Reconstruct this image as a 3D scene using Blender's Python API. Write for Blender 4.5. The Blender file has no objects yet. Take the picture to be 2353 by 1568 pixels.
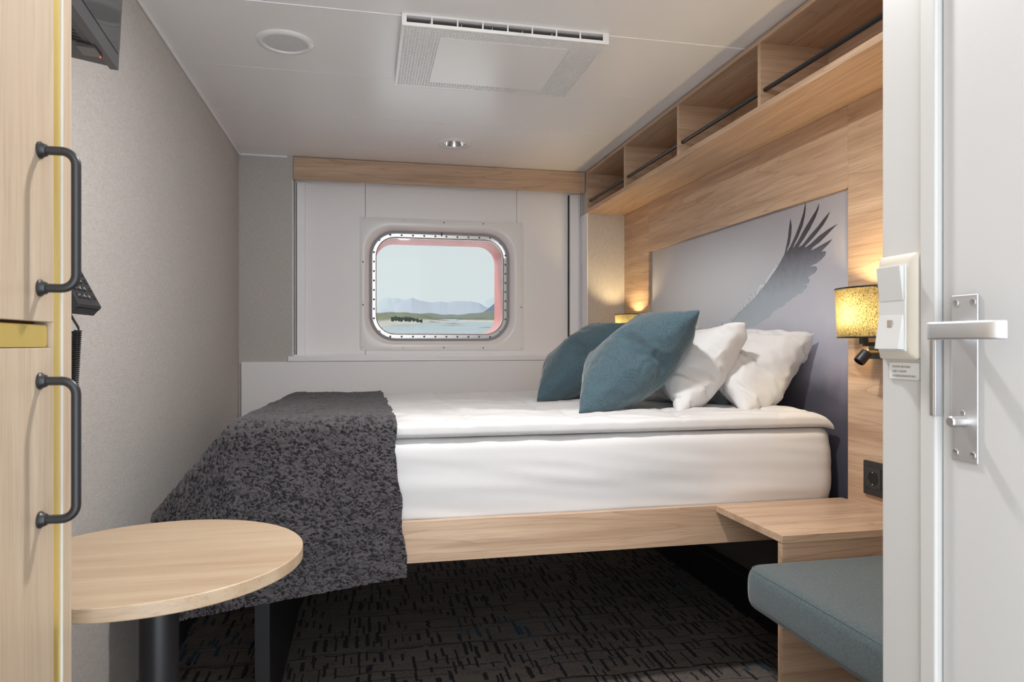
import bpy, bmesh, math, random
import numpy as np
from mathutils import Vector, Matrix, noise
random.seed(7); rng = np.random.default_rng(5)
C = bpy.context.scene.collection
FLOOR, CEIL = -1.085, 1.03          # heights measured from the lens
# ------------------------------------------------------------------ camera
F = 1586.0; YAW = math.radians(12.1)
cam = bpy.data.cameras.new('camera'); camo = bpy.data.objects.new('camera', cam); C.objects.link(camo)
camo.rotation_euler = (math.pi/2, 0, -YAW); cam.sensor_width = 36; cam.lens = 36*F/2353
cam.shift_y = (784-791)/2353*-1; cam.dof.use_dof = True; cam.dof.focus_distance = 3.6; cam.dof.aperture_fstop = 16; cam.clip_start = .02; cam.clip_end = 60000
bpy.context.scene.camera = camo
_s, _c = math.sin(YAW), math.cos(YAW)
def ray(u, v):
    a = (u-1176.5)/F; return Vector((_s+a*_c, _c-a*_s, (791-v)/F))
def on_x(u, v, X): d = ray(u, v); return d*(X/d.x)
def on_y(u, v, Y): d = ray(u, v); return d*(Y/d.y)

# ------------------------------------------------------------------ node helper
class NT:
    def __init__(s, name):
        m = bpy.data.materials.new(name); m.use_nodes = True; s.m = m; s.t = m.node_tree
        s.t.nodes.clear(); s.out = s.t.nodes.new('ShaderNodeOutputMaterial')
    def n(s, typ, **k):
        nd = s.t.nodes.new('ShaderNode'+typ)
        for a, b in k.items():
            if a in nd.inputs.keys() if isinstance(a, str) else False: s.set(nd.inputs[a], b)
            else:
                if hasattr(nd, a): setattr(nd, a, b)
                else: s.set(nd.inputs[a.replace('_', ' ')], b)
        return nd
    def set(s, inp, v):
        if isinstance(v, bpy.types.NodeSocket): s.t.links.new(v, inp)
        elif isinstance(v, bpy.types.Node): s.t.links.new(v.outputs[0], inp)
        else:
            if inp.type == 'RGBA' and len(v) == 3: v = (*v, 1)
            inp.default_value = v
    def math(s, op, a, b=None, c=None, clamp=False):
        nd = s.t.nodes.new('ShaderNodeMath'); nd.operation = op; nd.use_clamp = clamp
        s.set(nd.inputs[0], a)
        if b is not None: s.set(nd.inputs[1], b)
        if c is not None: s.set(nd.inputs[2], c)
        return nd.outputs[0]
    def mix(s, f, a, b, blend='MIX'):
        nd = s.t.nodes.new('ShaderNodeMix'); nd.data_type = 'RGBA'; nd.blend_type = blend
        s.set(nd.inputs[0], f); s.set(nd.inputs[6], a); s.set(nd.inputs[7], b); return nd.outputs[2]
    def coord(s, scale=(1, 1, 1), rot=(0, 0, 0), loc=(0, 0, 0), src='Object'):
        tc = s.t.nodes.new('ShaderNodeTexCoord'); mp = s.t.nodes.new('ShaderNodeMapping')
        s.t.links.new(tc.outputs[src], mp.inputs[0]); mp.inputs['Scale'].default_value = scale
        mp.inputs['Rotation'].default_value = rot; mp.inputs['Location'].default_value = loc
        return mp.outputs[0]
    def noise(s, vec, scale=5, detail=4, rough=.5, dist=0):
        nd = s.n('TexNoise'); s.set(nd.inputs['Vector'], vec); nd.inputs['Scale'].default_value = scale
        nd.inputs['Detail'].default_value = detail; nd.inputs['Roughness'].default_value = rough
        nd.inputs['Distortion'].default_value = dist; return nd.outputs[0]
    def ramp(s, f, stops):
        nd = s.t.nodes.new('ShaderNodeValToRGB'); s.set(nd.inputs[0], f); e = nd.color_ramp.elements
        while len(e) < len(stops): e.new(.5)
        for i, (p, c) in enumerate(stops):
            e[i].position = p; e[i].color = (*c, 1) if len(c) == 3 else c
        return nd.outputs[0]
    def bump(s, h, strength=.3, dist=.002):
        nd = s.t.nodes.new('ShaderNodeBump'); s.set(nd.inputs['Height'], h)
        nd.inputs['Strength'].default_value = strength; nd.inputs['Distance'].default_value = dist; return nd.outputs[0]
    def pbr(s, col, rough=.5, metal=0, bump=None, **k):
        b = s.t.nodes.new('ShaderNodeBsdfPrincipled'); s.set(b.inputs['Base Color'], col)
        s.set(b.inputs['Roughness'], rough); b.inputs['Metallic'].default_value = metal
        if bump is not None: s.set(b.inputs['Normal'], bump)
        for a, v in k.items(): s.set(b.inputs[a.replace('_', ' ')], v)
        s.t.links.new(b.outputs[0], s.out.inputs[0]); return b
def srgb(r, g, b):
    f = lambda c: ((c/255+.055)/1.055)**2.4 if c > 10 else c/255/12.92
    return (f(r), f(g), f(b))
def plain(name, col, rough=.5, metal=0, bumps=None, **k):
    t = NT(name); bp = None
    if bumps: bp = t.bump(t.noise(t.coord(), bumps[0], 3), bumps[1], bumps[2])
    t.pbr(col, rough, metal, bp, **k); return t.m

def wood(name, axis, tone=(1, 1, 1), seed=0, light=srgb(216, 187, 159), dark=srgb(182, 150, 123), cath=.5):
    """light oak laminate, grain running along one axis"""
    t = NT(name)
    ai = 'XYZ'.index(axis)
    def sc(a, b):
        v = [b, b, b]; v[ai] = a; return tuple(v)
    loc = (seed*1.3, seed*2.1, seed*.7)
    v1 = t.coord(sc(.8, 16), loc=loc); n1 = t.noise(v1, 1.6, 5, .6, .25)
    v2 = t.coord(sc(5, 190), loc=loc); n2 = t.noise(v2, 1.4, 3, .6, .2)
    v3 = t.coord(sc(.42, 6.5), loc=loc)
    n3 = t.noise(v3, 1.3, 2, .5, .15)
    rings = t.math('FRACT', t.math('MULTIPLY', n3, 13.0))
    line = t.math('POWER', rings, 7.0)
    base = t.mix(t.ramp(n1, [(.32, (0, 0, 0)), (.68, (1, 1, 1))]), dark, light)
    base = t.mix(t.math('MULTIPLY', line, cath), base, tuple(c*.7 for c in dark))
    pore = t.ramp(n2, [(.50, (0, 0, 0)), (.66, (1, 1, 1))])
    base = t.mix(t.math('MULTIPLY', pore, .34), base, tuple(c*.66 for c in dark))
    base = t.mix(1.0, base, tone, 'MULTIPLY')
    t.pbr(base, .42, 0, t.bump(n2, .12, .0006)); return t.m

def cloth(name, col, col2, scale=900, bumpd=.0006, rough=.9, sheen=.25, big=0):
    t = NT(name)
    a = t.noise(t.coord((1, 1, 1)), scale, 2, .7); b = t.noise(t.coord((1, 1, 1)), scale*.35, 3, .6)
    f = t.ramp(t.math('ADD', t.math('MULTIPLY', a, .6), t.math('MULTIPLY', b, .4)), [(.36, (0, 0, 0)), (.64, (1, 1, 1))])
    colr = t.mix(f, col, col2)
    t.pbr(colr, rough, 0, t.bump(a, .35, bumpd), Sheen_Weight=sheen); return t.m

def wallpaper(name):
    t = NT(name)
    h = t.noise(t.coord((60, 60, 900)), 1.0, 4, .65); v = t.noise(t.coord((900, 900, 50)), 1.0, 4, .65)
    g = t.noise(t.coord((1, 1, 1)), 3.0, 2, .5)
    f = t.math('ADD', t.math('MULTIPLY', h, .52), t.math('MULTIPLY', v, .48))
    col = t.ramp(f, [(.36, srgb(166, 162, 158)), (.5, srgb(200, 196, 192)), (.64, srgb(224, 221, 217))])
    col = t.mix(.25, col, t.mix(g, srgb(165, 165, 160), srgb(190, 178, 172)))
    t.pbr(col, .85, 0, t.bump(f, .5, .0012)); return t.m

M = {}
M['oakX'] = wood('oak_x', 'X'); M['oakY'] = wood('oak_y', 'Y', seed=1); M['oakY2'] = wood('oak_y_panel', 'Y', seed=4)
M['oakZ'] = wood('oak_z', 'Z', seed=2)
M['ashX'] = wood('pale_oak_x', 'X', seed=3, light=srgb(200, 178, 152), dark=srgb(182, 156, 128), cath=.12)
M['ashZ'] = wood('pale_oak_z', 'Z', seed=5, light=srgb(196, 178, 156), dark=srgb(180, 158, 134), cath=.15)
M['paper'] = wallpaper('woven_wallpaper')
M['white'] = plain('white_laminate', (.92, .905, .91), .45)
M['ceil'] = plain('ceiling_white', (.93, .92, .92), .28, bumps=(900, .04, .0004))
M['track'] = plain('white_metal_track', (.93, .92, .94), .35)
M['entry'] = plain('entry_panel', (.56, .55, .54), .38, bumps=(120, .03, .0006))
M['cream'] = plain('cream_plastic', srgb(204, 197, 184), .3)
M['rocker'] = plain('rocker_plastic', (.60, .595, .585), .2)
M['whitep'] = plain('white_plastic', (.90, .89, .88), .25)
M['steel'] = plain('brushed_steel', (.78, .80, .83), .46, 1, bumps=(300, .05, .0004))
M['steelb'] = plain('bright_steel', (.62, .61, .60), .35, 1)
M['chrome'] = plain('reflector_metal', (.75, .76, .78), .18, 1)
M['black'] = plain('black_metal', (.018, .018, .020), .38)
M['blackg'] = plain('black_satin', (.012, .012, .014), .3)
M['blackp'] = plain('black_plastic', (.03, .031, .034), .42)
M['tvb'] = plain('tv_bezel', (.045, .046, .05), .35)
M['screen'] = plain('tv_screen', (.02, .02, .022), .07)
M['brass'] = plain('yellow_brass', srgb(214, 188, 104), .35, .55)
M['darkgap'] = plain('dark_gap', (.03, .028, .026), .8)
M['gasket'] = plain('grey_gasket', srgb(150, 152, 160), .5)
M['hull'] = plain('red_hull_paint', srgb(224, 132, 128), .45, bumps=(60, .2, .002))
M['sheet'] = cloth('white_sheet', (.66, .655, .66), (.70, .695, .70), 1500, .0002, .8, .1)
M['linen'] = cloth('white_cotton', (.68, .675, .675), (.72, .715, .715), 1500, .0002, .75, .15)
M['teal'] = cloth('teal_wool', srgb(46, 66, 75), srgb(82, 106, 116), 700, .0007, .95, .35)
M['bench'] = cloth('grey_teal_wool', srgb(58, 70, 75), srgb(92, 106, 109), 600, .0008, .95, .25)
M['dgrey'] = plain('dark_grey_board', srgb(92, 84, 82), .7)
M['plug'] = plain('anthracite_plastic', (.022, .023, .027), .35)

def blanket_mat():
    t = NT('boucle_wool'); n = t.noise(t.coord(), 260, 3, .6, 1.5)
    at = t.n('Attribute', attribute_name='curl')
    col = t.mix(at.outputs['Fac'], srgb(26, 24, 27), srgb(94, 89, 92))  # creases between the curls painted darker, as shade in the colour
    col = t.mix(t.math('MULTIPLY', n, .5), col, srgb(70, 66, 70))
    t.pbr(col, .95, 0, t.bump(n, .5, .0015), Sheen_Weight=.15); return t.m
M['boucle'] = blanket_mat()

def carpet_mat():
    t = NT('carpet_pattern')
    tc = t.coord(); sep = t.n('SeparateXYZ'); t.set(sep.inputs[0], tc); x, y = sep.outputs[0], sep.outputs[1]
    m = t.math
    wob = t.noise(t.coord((5, 5, 1)), 1, 2); wob2 = t.noise(t.coord((9, 60, 1)), 1, 2)
    def wn(a, b=0.0, w=0.0):
        cb = t.n('CombineXYZ'); t.set(cb.inputs[0], a); t.set(cb.inputs[1], b); t.set(cb.inputs[2], w)
        nd = t.n('TexWhiteNoise'); nd.noise_dimensions = '3D'; t.set(nd.inputs['Vector'], cb); return nd.outputs[0]
    def layer(rowh, colw, off, present, lw, wmin, wvar):
        yy = m('ADD', m('ADD', m('DIVIDE', y, rowh), off), m('MULTIPLY', m('SUBTRACT', wob, .5), .5))
        r = m('FLOOR', yy); fy = m('FRACT', yy)
        rr = wn(r, off)
        line = m('MULTIPLY', m('LESS_THAN', fy, lw), m('GREATER_THAN', t.noise(t.coord((4, 2, 1), loc=(off, 0, 0)), 1, 2), .42))
        xx = m('ADD', m('ADD', m('DIVIDE', x, colw), m('MULTIPLY', rr, 7.3)), m('MULTIPLY', m('SUBTRACT', wob2, .5), .32))
        c = m('FLOOR', xx); fx = m('FRACT', xx)
        w1 = wn(c, r, 1.0+off); w2 = wn(c, r, 2.0+off); w3 = wn(c, r, 3.0+off); w4 = wn(c, r, 4.0+off)
        pres = m('GREATER_THAN', w1, present)
        wid = m('MULTIPLY_ADD', w2, wvar, wmin)
        inx = m('LESS_THAN', m('ABSOLUTE', m('SUBTRACT', fx, .5)), wid)
        a = m('MULTIPLY', w3, .55); b = m('ADD', a, m('MULTIPLY_ADD', w4, .6, .3))
        iny = m('MULTIPLY', m('GREATER_THAN', fy, a), m('LESS_THAN', fy, b))
        tick = m('MULTIPLY', m('MULTIPLY', pres, inx), iny)
        return m('MAXIMUM', tick, line), wn(c, r, 9.0)
    A, ra = layer(.165, .037, 0.0, .27, .035, .10, .10)
    B, rb = layer(.115, .026, .37, .52, .03, .09, .12)
    dash = m('MULTIPLY', m('GREATER_THAN', t.noise(t.coord((90, 420, 1)), 1, 1), .57),
             m('GREATER_THAN', t.noise(t.coord((7, 16, 1)), 1, 2), .48))
    gr = t.noise(t.coord((1, 1, 1)), 420, 2, .7); big = t.noise(t.coord((3, 3, 1)), 1, 3)
    og = t.noise(t.coord((60, 260, 1)), 1, 2)
    base = t.mix(big, srgb(104, 95, 90), srgb(130, 120, 112))
    base = t.mix(m('MULTIPLY', t.ramp(og, [(.56, (0, 0, 0)), (.66, (1, 1, 1))]), .45), base, srgb(160, 122, 88))
    base = t.mix(m('MULTIPLY', dash, .7), base, srgb(52, 48, 54))
    teal = m('GREATER_THAN', t.noise(t.coord((2.5, 2.5, 1)), 1, 1), .66)
    dk = t.mix(teal, srgb(30, 28, 35), srgb(38, 74, 90))
    base = t.mix(m('MAXIMUM', A, B), base, dk)
    base = t.mix(m('MULTIPLY', gr, .35), base, srgb(60, 55, 54))
    t.pbr(base, .95, 0, t.bump(gr, .5, .002)); return t.m
M['carpet'] = carpet_mat()

# ------------------------------------------------------------------ mesh helpers
class MB:
    def __init__(s): s.bm = bmesh.new()
    def box(s, x0, x1, y0, y1, z0, z1, bev=0, seg=2):
        vs = [s.bm.verts.new((x, y, z)) for x in (x0, x1) for y in (y0, y1) for z in (z0, z1)]
        fs = [s.bm.faces.new([vs[i] for i in q]) for q in ((0, 1, 3, 2), (4, 6, 7, 5), (0, 4, 5, 1), (2, 3, 7, 6), (0, 2, 6, 4), (1, 5, 7, 3))]
        if bev:
            es = list({e for f in fs for e in f.edges})
            bmesh.ops.bevel(s.bm, geom=es, offset=bev, segments=seg, affect='EDGES', profile=.5)
        return s
    def loft(s, rings, closed=True, cap0=False, cap1=False):
        R = [[s.bm.verts.new(p) for p in r] for r in rings]; n = len(R[0])
        for a, b in zip(R, R[1:]):
            for i in range(n if closed else n-1):
                j = (i+1) % n
                try: s.bm.faces.new((a[i], a[j], b[j], b[i]))
                except ValueError: pass
        if cap0: s.bm.faces.new(R[0][::-1])
        if cap1: s.bm.faces.new(R[-1])
        return s
    def lathe(s, prof, o, axis=(0, 0, 1), n=32, cap0=True, cap1=True):
        """prof: (radius, height) pairs about an axis through o"""
        q = Vector((0, 0, 1)).rotation_difference(Vector(axis)).to_matrix(); o = Vector(o)
        rings = [[o+q @ Vector((r*math.cos(2*math.pi*k/n), r*math.sin(2*math.pi*k/n), h)) for k in range(n)] for r, h in prof]
        return s.loft(rings, True, cap0 and prof[0][0] > 0, cap1 and prof[-1][0] > 0)
    def tube(s, pts, r, n=12, cap=True):
        pts = [Vector(p) for p in pts]; rings = []; up = None
        for i, p in enumerate(pts):
            t = (pts[min(i+1, len(pts)-1)]-pts[max(i-1, 0)]).normalized()
            if up is None:
                up = Vector((0, 0, 1)) if abs(t.z) < .9 else Vector((1, 0, 0))
            a = (up-t*up.dot(t)).normalized(); b = t.cross(a); up = a
            rr = r[i] if hasattr(r, '__len__') else r
            rings.append([p+a*rr*math.cos(2*math.pi*k/n)+b*rr*math.sin(2*math.pi*k/n) for k in range(n)])
        return s.loft(rings, True, cap, cap)
    def sphere(s, o, r, seg=12, sc=(1, 1, 1)):
        m = Matrix.Translation(o) @ Matrix.Diagonal((*sc, 1))
        bmesh.ops.create_uvsphere(s.bm, u_segments=seg, v_segments=max(6, seg//2), radius=r, matrix=m); return s
    def prism(s, poly, axis, a, b):
        """poly in the two other axes, extruded from a to b along axis"""
        def P(u, v, w): return {'x': (w, u, v), 'y': (u, w, v), 'z': (u, v, w)}[axis]
        return s.loft([[P(u, v, w) for u, v in poly] for w in (a, b)], True, True, True)
    def build(s, name, mat, parent=None, smooth=False, autos=True):
        bmesh.ops.recalc_face_normals(s.bm, faces=s.bm.faces[:])
        me = bpy.data.meshes.new(name); s.bm.to_mesh(me); s.bm.free()
        return link(name, me, mat, parent, smooth, autos)
def link(name, me, mat, parent=None, smooth=False, autos=True):
    if mat is not None: me.materials.append(mat)
    if smooth:
        me.polygons.foreach_set('use_smooth', [True]*len(me.polygons))
        if autos: me.set_sharp_from_angle(angle=math.radians(38))
    o = bpy.data.objects.new(name, me); C.objects.link(o)
    if parent is not None:
        o.parent = parent; w = Vector(parent.location); p = parent
        while p.parent is not None: p = p.parent; w += Vector(p.location)
        me.transform(Matrix.Translation(-w))
    return o
def rebase(o, loc):
    """give a one-mesh thing its own base as origin"""
    o.data.transform(Matrix.Translation(-Vector(loc))); o.location = loc; return o
def tag(o, label=None, cat=None, group=None, kind=None):
    if label: o['label'] = label
    if cat: o['category'] = cat
    if group: o['group'] = group
    if kind: o['kind'] = kind
    return o
def thing(name, label, cat, loc, group=None):
    o = bpy.data.objects.new(name, None); C.objects.link(o); o.location = loc; o.empty_display_size = .05
    return tag(o, label, cat, group)
def struct(name, mb, mat, **k):
    o = mb.build(name, mat, **k) if isinstance(mb, MB) else mb
    o['kind'] = 'structure'; return o
def rr(x0, x1, z0, z1, r, n=8, m=10):
    """rounded rectangle, constant point count"""
    P = []
    cs = [(x1-r, z1-r, 0), (x0+r, z1-r, 90), (x0+r, z0+r, 180), (x1-r, z0+r, 270)]
    for k, (cx, cz, a0) in enumerate(cs):
        arc = [(cx+r*math.cos(math.radians(a0+90*i/n)), cz+r*math.sin(math.radians(a0+90*i/n))) for i in range(n+1)]
        P += arc
        nx, nz, na = cs[(k+1) % 4]
        s0 = arc[-1]; s1 = (nx+r*math.cos(math.radians(na)), nz+r*math.sin(math.radians(na)))
        P += [(s0[0]+(s1[0]-s0[0])*i/m, s0[1]+(s1[1]-s0[1])*i/m) for i in range(1, m)]
    return P
def rry(x0, x1, z0, z1, r, y, **k): return [(a, y, b) for a, b in rr(x0, x1, z0, z1, r, **k)]
def text_mesh(s, size, mat, origin, xdir, ydir, name, parent, depth=.0004):
    cu = bpy.data.curves.new('t', 'FONT'); cu.body = s; cu.size = size; cu.extrude = depth; cu.resolution_u = 3
    ob = bpy.data.objects.new('t', cu); C.objects.link(ob); bpy.context.view_layer.update()
    me = bpy.data.meshes.new_from_object(ob.evaluated_get(bpy.context.evaluated_depsgraph_get()))
    bpy.data.objects.remove(ob); bpy.data.curves.remove(cu)
    x = Vector(xdir).normalized(); y = Vector(ydir).normalized(); z = x.cross(y)
    m = Matrix((x, y, z)).transposed().to_4x4(); m.translation = Vector(origin); me.transform(m)
    me.materials.clear(); me.name = name
    return link(name, me, mat, parent)
# value noise on numpy arrays
_tab = rng.random((256, 256))
def vn(x, y):
    xi = np.floor(x).astype(int); yi = np.floor(y).astype(int); fx = x-xi; fy = y-yi
    fx = fx*fx*(3-2*fx); fy = fy*fy*(3-2*fy); g = lambda a, b: _tab[a % 256, b % 256]
    return (g(xi, yi)*(1-fx)+g(xi+1, yi)*fx)*(1-fy)+(g(xi, yi+1)*(1-fx)+g(xi+1, yi+1)*fx)*fy
def fbm(x, y, o=4):
    r = 0; a = .5
    for k in range(o): r = r+a*vn(x*2**k+17*k, y*2**k+5*k); a *= .5
    return r
def grid_mesh(name, X, Y, Z):
    n, m = X.shape; me = bpy.data.meshes.new(name)
    v = np.stack([X, Y, Z], -1).reshape(-1, 3)
    i = np.arange((n-1)*m).reshape(n-1, m)[:, :-1]
    q = np.stack([i, i+m, i+m+1, i+1], -1).reshape(-1, 4)
    me.vertices.add(len(v)); me.vertices.foreach_set('co', v.ravel())
    me.loops.add(q.size); me.loops.foreach_set('vertex_index', q.ravel())
    me.polygons.add(len(q)); me.polygons.foreach_set('loop_start', np.arange(0, q.size, 4)); me.update(calc_edges=True)
    me.validate(); return me
def sstep(a, b, x): t = np.clip((x-a)/(b-a), 0, 1); return t*t*(3-2*t)

# ================================================================== THE ROOM
XL, XR, YF = -.66, 1.53, 3.95
fl = MB().box(-.72, 1.62, -.2, 4.1, FLOOR-.05, FLOOR); struct('floor', fl, M['carpet'])
# ceiling of separate steel panels with fine joints
cb = MB(); seams = [-.2, .10, .62, 1.15, 1.67, 2.19, 2.71, 3.22, 3.74, 4.1]; DL = (.454, 3.53)
g = .0011
for a, b in zip(seams, seams[1:]):
    if a < DL[1] < b:
        x0, x1, r = DL[0]-.1, DL[0]+.1, .059
        cb.box(-.70, x0, a+g, b-g, CEIL, CEIL+.03); cb.box(x1, 1.6, a+g, b-g, CEIL, CEIL+.03)
        sq = [(x0+(x1-x0)*(.5+.5*max(-1, min(1, 1.42*math.cos(t)))), a+g+(b-a-2*g)*(.5+.5*max(-1, min(1, 1.42*math.sin(t))))) for t in [2*math.pi*(k+.5)/64 for k in range(64)]]
        ci = [(DL[0]+r*math.cos(2*math.pi*(k+.5)/64), DL[1]+r*math.sin(2*math.pi*(k+.5)/64)) for k in range(64)]
        cb.loft([[(x, y, CEIL+.03) for x, y in sq], [(x, y, CEIL) for x, y in sq], [(x, y, CEIL) for x, y in ci], [(x, y, CEIL+.03) for x, y in ci]])
    else:
        cb.box(-.70, 1.6, a+g, b-g, CEIL, CEIL+.03, .0008, 1)
cb.box(-.70, 1.6, 3.1, 4.1, CEIL+.12, CEIL+.14); cb.box(-.70, 1.6, -.2, 3.3, CEIL+.031, CEIL+.05)
for q in ((-.72, -.70, 3.08, 4.12), (1.6, 1.62, 3.08, 4.12), (-.70, 1.6, 3.08, 3.10), (-.70, 1.6, 4.10, 4.12)): cb.box(*q, CEIL+.031, CEIL+.14)
struct('ceiling', cb, M['ceil'])
struct('trim_1', MB().box(-.70, 1.6, 2.183, 2.196, CEIL-.0022, CEIL+.001, .0008), M['track'])
struct('trim_2', MB().box(XL, XL+.009, -.2, 3.95, CEIL-.012, CEIL-.0005, .003), M['track'])
struct('trim_3', MB().box(XL+.009, -.409, 3.940, 3.9495, CEIL-.012, CEIL-.0005, .003), M['track'])
struct('wall_left', MB().box(-.72, XL, -.2, 4.1, FLOOR, CEIL), M['paper'])
struct('baseboard_left', MB().box(XL, XL+.012, 1.0, 3.93, FLOOR, FLOOR+.085, .002), M['blackp'])
struct('wall_right', MB().box(1.562, 1.62, .787, 4.1, FLOOR, CEIL), M['dgrey'])
# far wall: woven paper either side of a white recess that holds the window
far = MB(); far.box(XL, -.381, YF, 4.10, FLOOR, CEIL)
struct('wall_far', far, M['paper'])
struct('wall_far_right', MB().box(1.297, 1.562, 3.915, 4.10, FLOOR, CEIL), M['paper'])
struct('trim_4', MB().box(-.3835, -.3805, YF-.001, YF+.06, -.06, .90), M['track'])
struct('trim_5', MB().box(1.292, 1.2968, 3.905, 4.05, -.06, .776), M['track'])
rec = MB(); YB = 4.05
rec.box(-.381, .0065, YB, 4.10, -.06, CEIL, .0008, 1); rec.box(.925, 1.297, YB, 4.10, -.06, CEIL, .0008, 1)
rec.box(.0085, .896, YB, 4.10, .70, CEIL, .0008, 1); rec.box(.898, .925, YB, 4.10, .70, CEIL)
rec.box(.0085, .925, YB, 4.10, -.06, -.01); rec.box(-.381, 1.297, 3.96, 4.10, FLOOR, -.06)
rec.box(-.381, 1.297, 4.10, 4.12, .72, CEIL); rec.box(-.381, -.03, 4.101, 4.12, -.1, CEIL); rec.box(.93, 1.297, 4.101, 4.12, -.1, CEIL); rec.box(-.381, 1.297, 4.101, 4.12, -.1, -.03)
struct('wall_window', rec, M['white'])
struct('wall_window_lower', MB().box(-.645, 1.53, 3.93, 3.949, FLOOR, -.0965, .0012), M['white'])
tr = thing('trim_6', None, None, (-.35, 4.03, -.06)); tr['kind'] = 'structure'
MB().box(-.366, -.322, 4.012, 4.049, -.064, .905, .001).build('track', M['track'], tr)
MB().box(-.371, -.366, 4.035, 4.049, -.064, .905).build('track', M['darkgap'], tr)
tr = thing('trim_7', None, None, (1.25, 4.03, -.06)); tr['kind'] = 'structure'
MB().box(1.222, 1.272, 4.012, 4.049, -.064, .905, .001).build('track', M['track'], tr)
MB().box(1.216, 1.222, 4.035, 4.049, -.064, .905).build('track', M['darkgap'], tr)
o = struct('window_sill', MB().box(-.405, 1.291, 3.9295, 4.049, -.0945, -.0665, .0015), M['track'])

# valance board over the window
o = MB().box(-.378, 1.2915, 3.945, 3.963, .905, CEIL-.004, .0008).build('valance', M['oakX'])
rebase(o, (.45, 3.954, .905)); tag(o, 'long oak valance board across the top of the window recess', 'valance')

# ---------------------------------------------------------------- the window
win = thing('window_1', None, None, (.4455, 4.04, -.04)); win['kind'] = 'structure'
Z0, Z1 = .0, .683
pl = MB().loft([rry(-.023, .938, -.036, .729, .006, 4.0495), rry(-.023, .938, -.036, .729, .006, 4.042), rry(-.020, .935, -.033, .726, .006, 4.040),
                rry(-.004, .895, -.013, .696, .158, 4.0400), rry(.002, .889, -.007, .690, .154, 4.0401), rry(.009, .882, .000, .683, .15, 4.0425), rry(.018, .873, .010, .672, .148, 4.052),
                rry(.028, .863, .018, .664, .146, 4.072), rry(.036, .855, .023, .659, .144, 4.100)])
pl.build('frame_plate', M['whitep'], win, True)
MB().loft([rry(.034, .857, .021, .661, .145, 4.086), rry(.040, .851, .027, .655, .14, 4.084), rry(.047, .844, .033, .648, .135, 4.086), rry(.048, .843, .034, .647, .135, 4.100)]).build('gasket', M['gasket'], win, True)
MB().box(.4475, .4535, 4.080, 4.088, .640, .660).build('gasket_joint', M['darkgap'], win)
MB().loft([rry(.047, .844, .033, .648, .135, 4.093), rry(.066, .826, .055, .628, .112, 4.093), rry(.071, .820, .060, .622, .108, 4.098), rry(.071, .820, .060, .622, .108, 4.1065)]).build('metal_ring', M['steelb'], win, True)
MB().loft([rry(.060, .830, .048, .634, .115, 4.1090), rry(.066, .826, .055, .628, .112, 4.1095), rry(.068, .824, .057, .626, .11, 4.30), rry(.070, .822, .059, .622, .11, 4.375), rry(-.3, 1.2, -.3, 1.0, .11, 4.376)]).build('hull_reveal', M['hull'], win, True)
t = NT('window_glass'); tr_ = t.n('BsdfTransparent'); GT = t; tr_.inputs[0].default_value = (.40, .40, .40, 1)
gl = t.n('BsdfGlossy'); gl.inputs['Roughness'].default_value = .03; mx = t.n('MixShader'); mx.inputs[0].default_value = .008
t.t.links.new(tr_.outputs[0], mx.inputs[1]); t.t.links.new(gl.outputs[0], mx.inputs[2]); t.t.links.new(mx.outputs[0], t.out.inputs[0])
MB().prism(rr(.060, .832, .048, .634, .11), 'y', 4.108, 4.1082).build('glass_pane', t.m, win)
MB().loft([rry(.050, .841, .036, .645, .13, 4.122), rry(-.05, .96, -.06, .75, .01, 4.122), rry(-.05, .96, -.06, .75, .01, 4.38)]).build('collar', M['dgrey'], win)
# ring bolts
bolt_me = None
def bolt(px, pz, y, r, mat, par, name='screw'):
    MB().lathe([(r, 0), (r*.9, -.55*r), (r*.45, -.85*r), (0, -.9*r)], (px, y, pz), (0, 1, 0), 10, False, False).build(name, mat, par, True)
M['boltd'] = plain('worn_bolt', (.26, .22, .21), .3, .9)
for i in range(10):
    x = .150+i*(.592/9); bolt(x, .6385, 4.0925, .0062, M['boltd'], win, 'bolt'); bolt(x, .0435, 4.0925, .0062, M['boltd'], win, 'bolt')
for i in range(8):
    z = .15+i*(.385/7); bolt(.0565, z, 4.0925, .0062, M['boltd'], win, 'bolt'); bolt(.836, z, 4.0925, .0062, M['boltd'], win, 'bolt')
for x, z in ((.087, .607), (.805, .607), (.087, .073), (.805, .073)): bolt(x, z, 4.0925, .0062, M['boltd'], win, 'bolt')
def wz(u, v): p = on_y(820+u/4.75, 490+v/4.75, 4.04); return p.x, p.z
for u, v in ((66, 66), (515, 83), (1798, 130), (1798, 580), (63, 1472), (510, 1472), (1798, 1472)):
    x, z = wz(u, v); bolt(x, z, 4.0395, .0075, M['whitep'], win, 'screw_cap')
for u, v in ((952, 103), (1380, 117), (67, 532), (67, 1000), (1795, 1027), (950, 1469), (1380, 1472)):
    x, z = wz(u, v); bolt(x, z, 4.0395, .0045, M['boltd'], win, 'screw')

# blind chain hanging at the right of the recess
ch = MB()
p0, p1 = Vector((1.283, 3.985, .903)), Vector((1.287, 3.965, .045))
n = 120
for i in range(n):
    p = p0.lerp(p1, i/(n-1)); p.x += .004*math.sin(i/n*math.pi); ch.sphere(p, .0026, 6)
ch.tube([p0, p0.lerp(p1, .5)+Vector((.004, 0, 0)), p1], .0008, 4)
o = thing('blind_chain', 'white bead chain hanging at the right edge of the window recess', 'chain', p0)
ch.build('bead_chain', M['whitep'], o, True)
MB().lathe([(.002, .0), (.006, -.012), (.0065, -.03), (0, -.034)], p1, (0, 0, 1), 10).build('chain_weight', M['whitep'], o, True)

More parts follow.
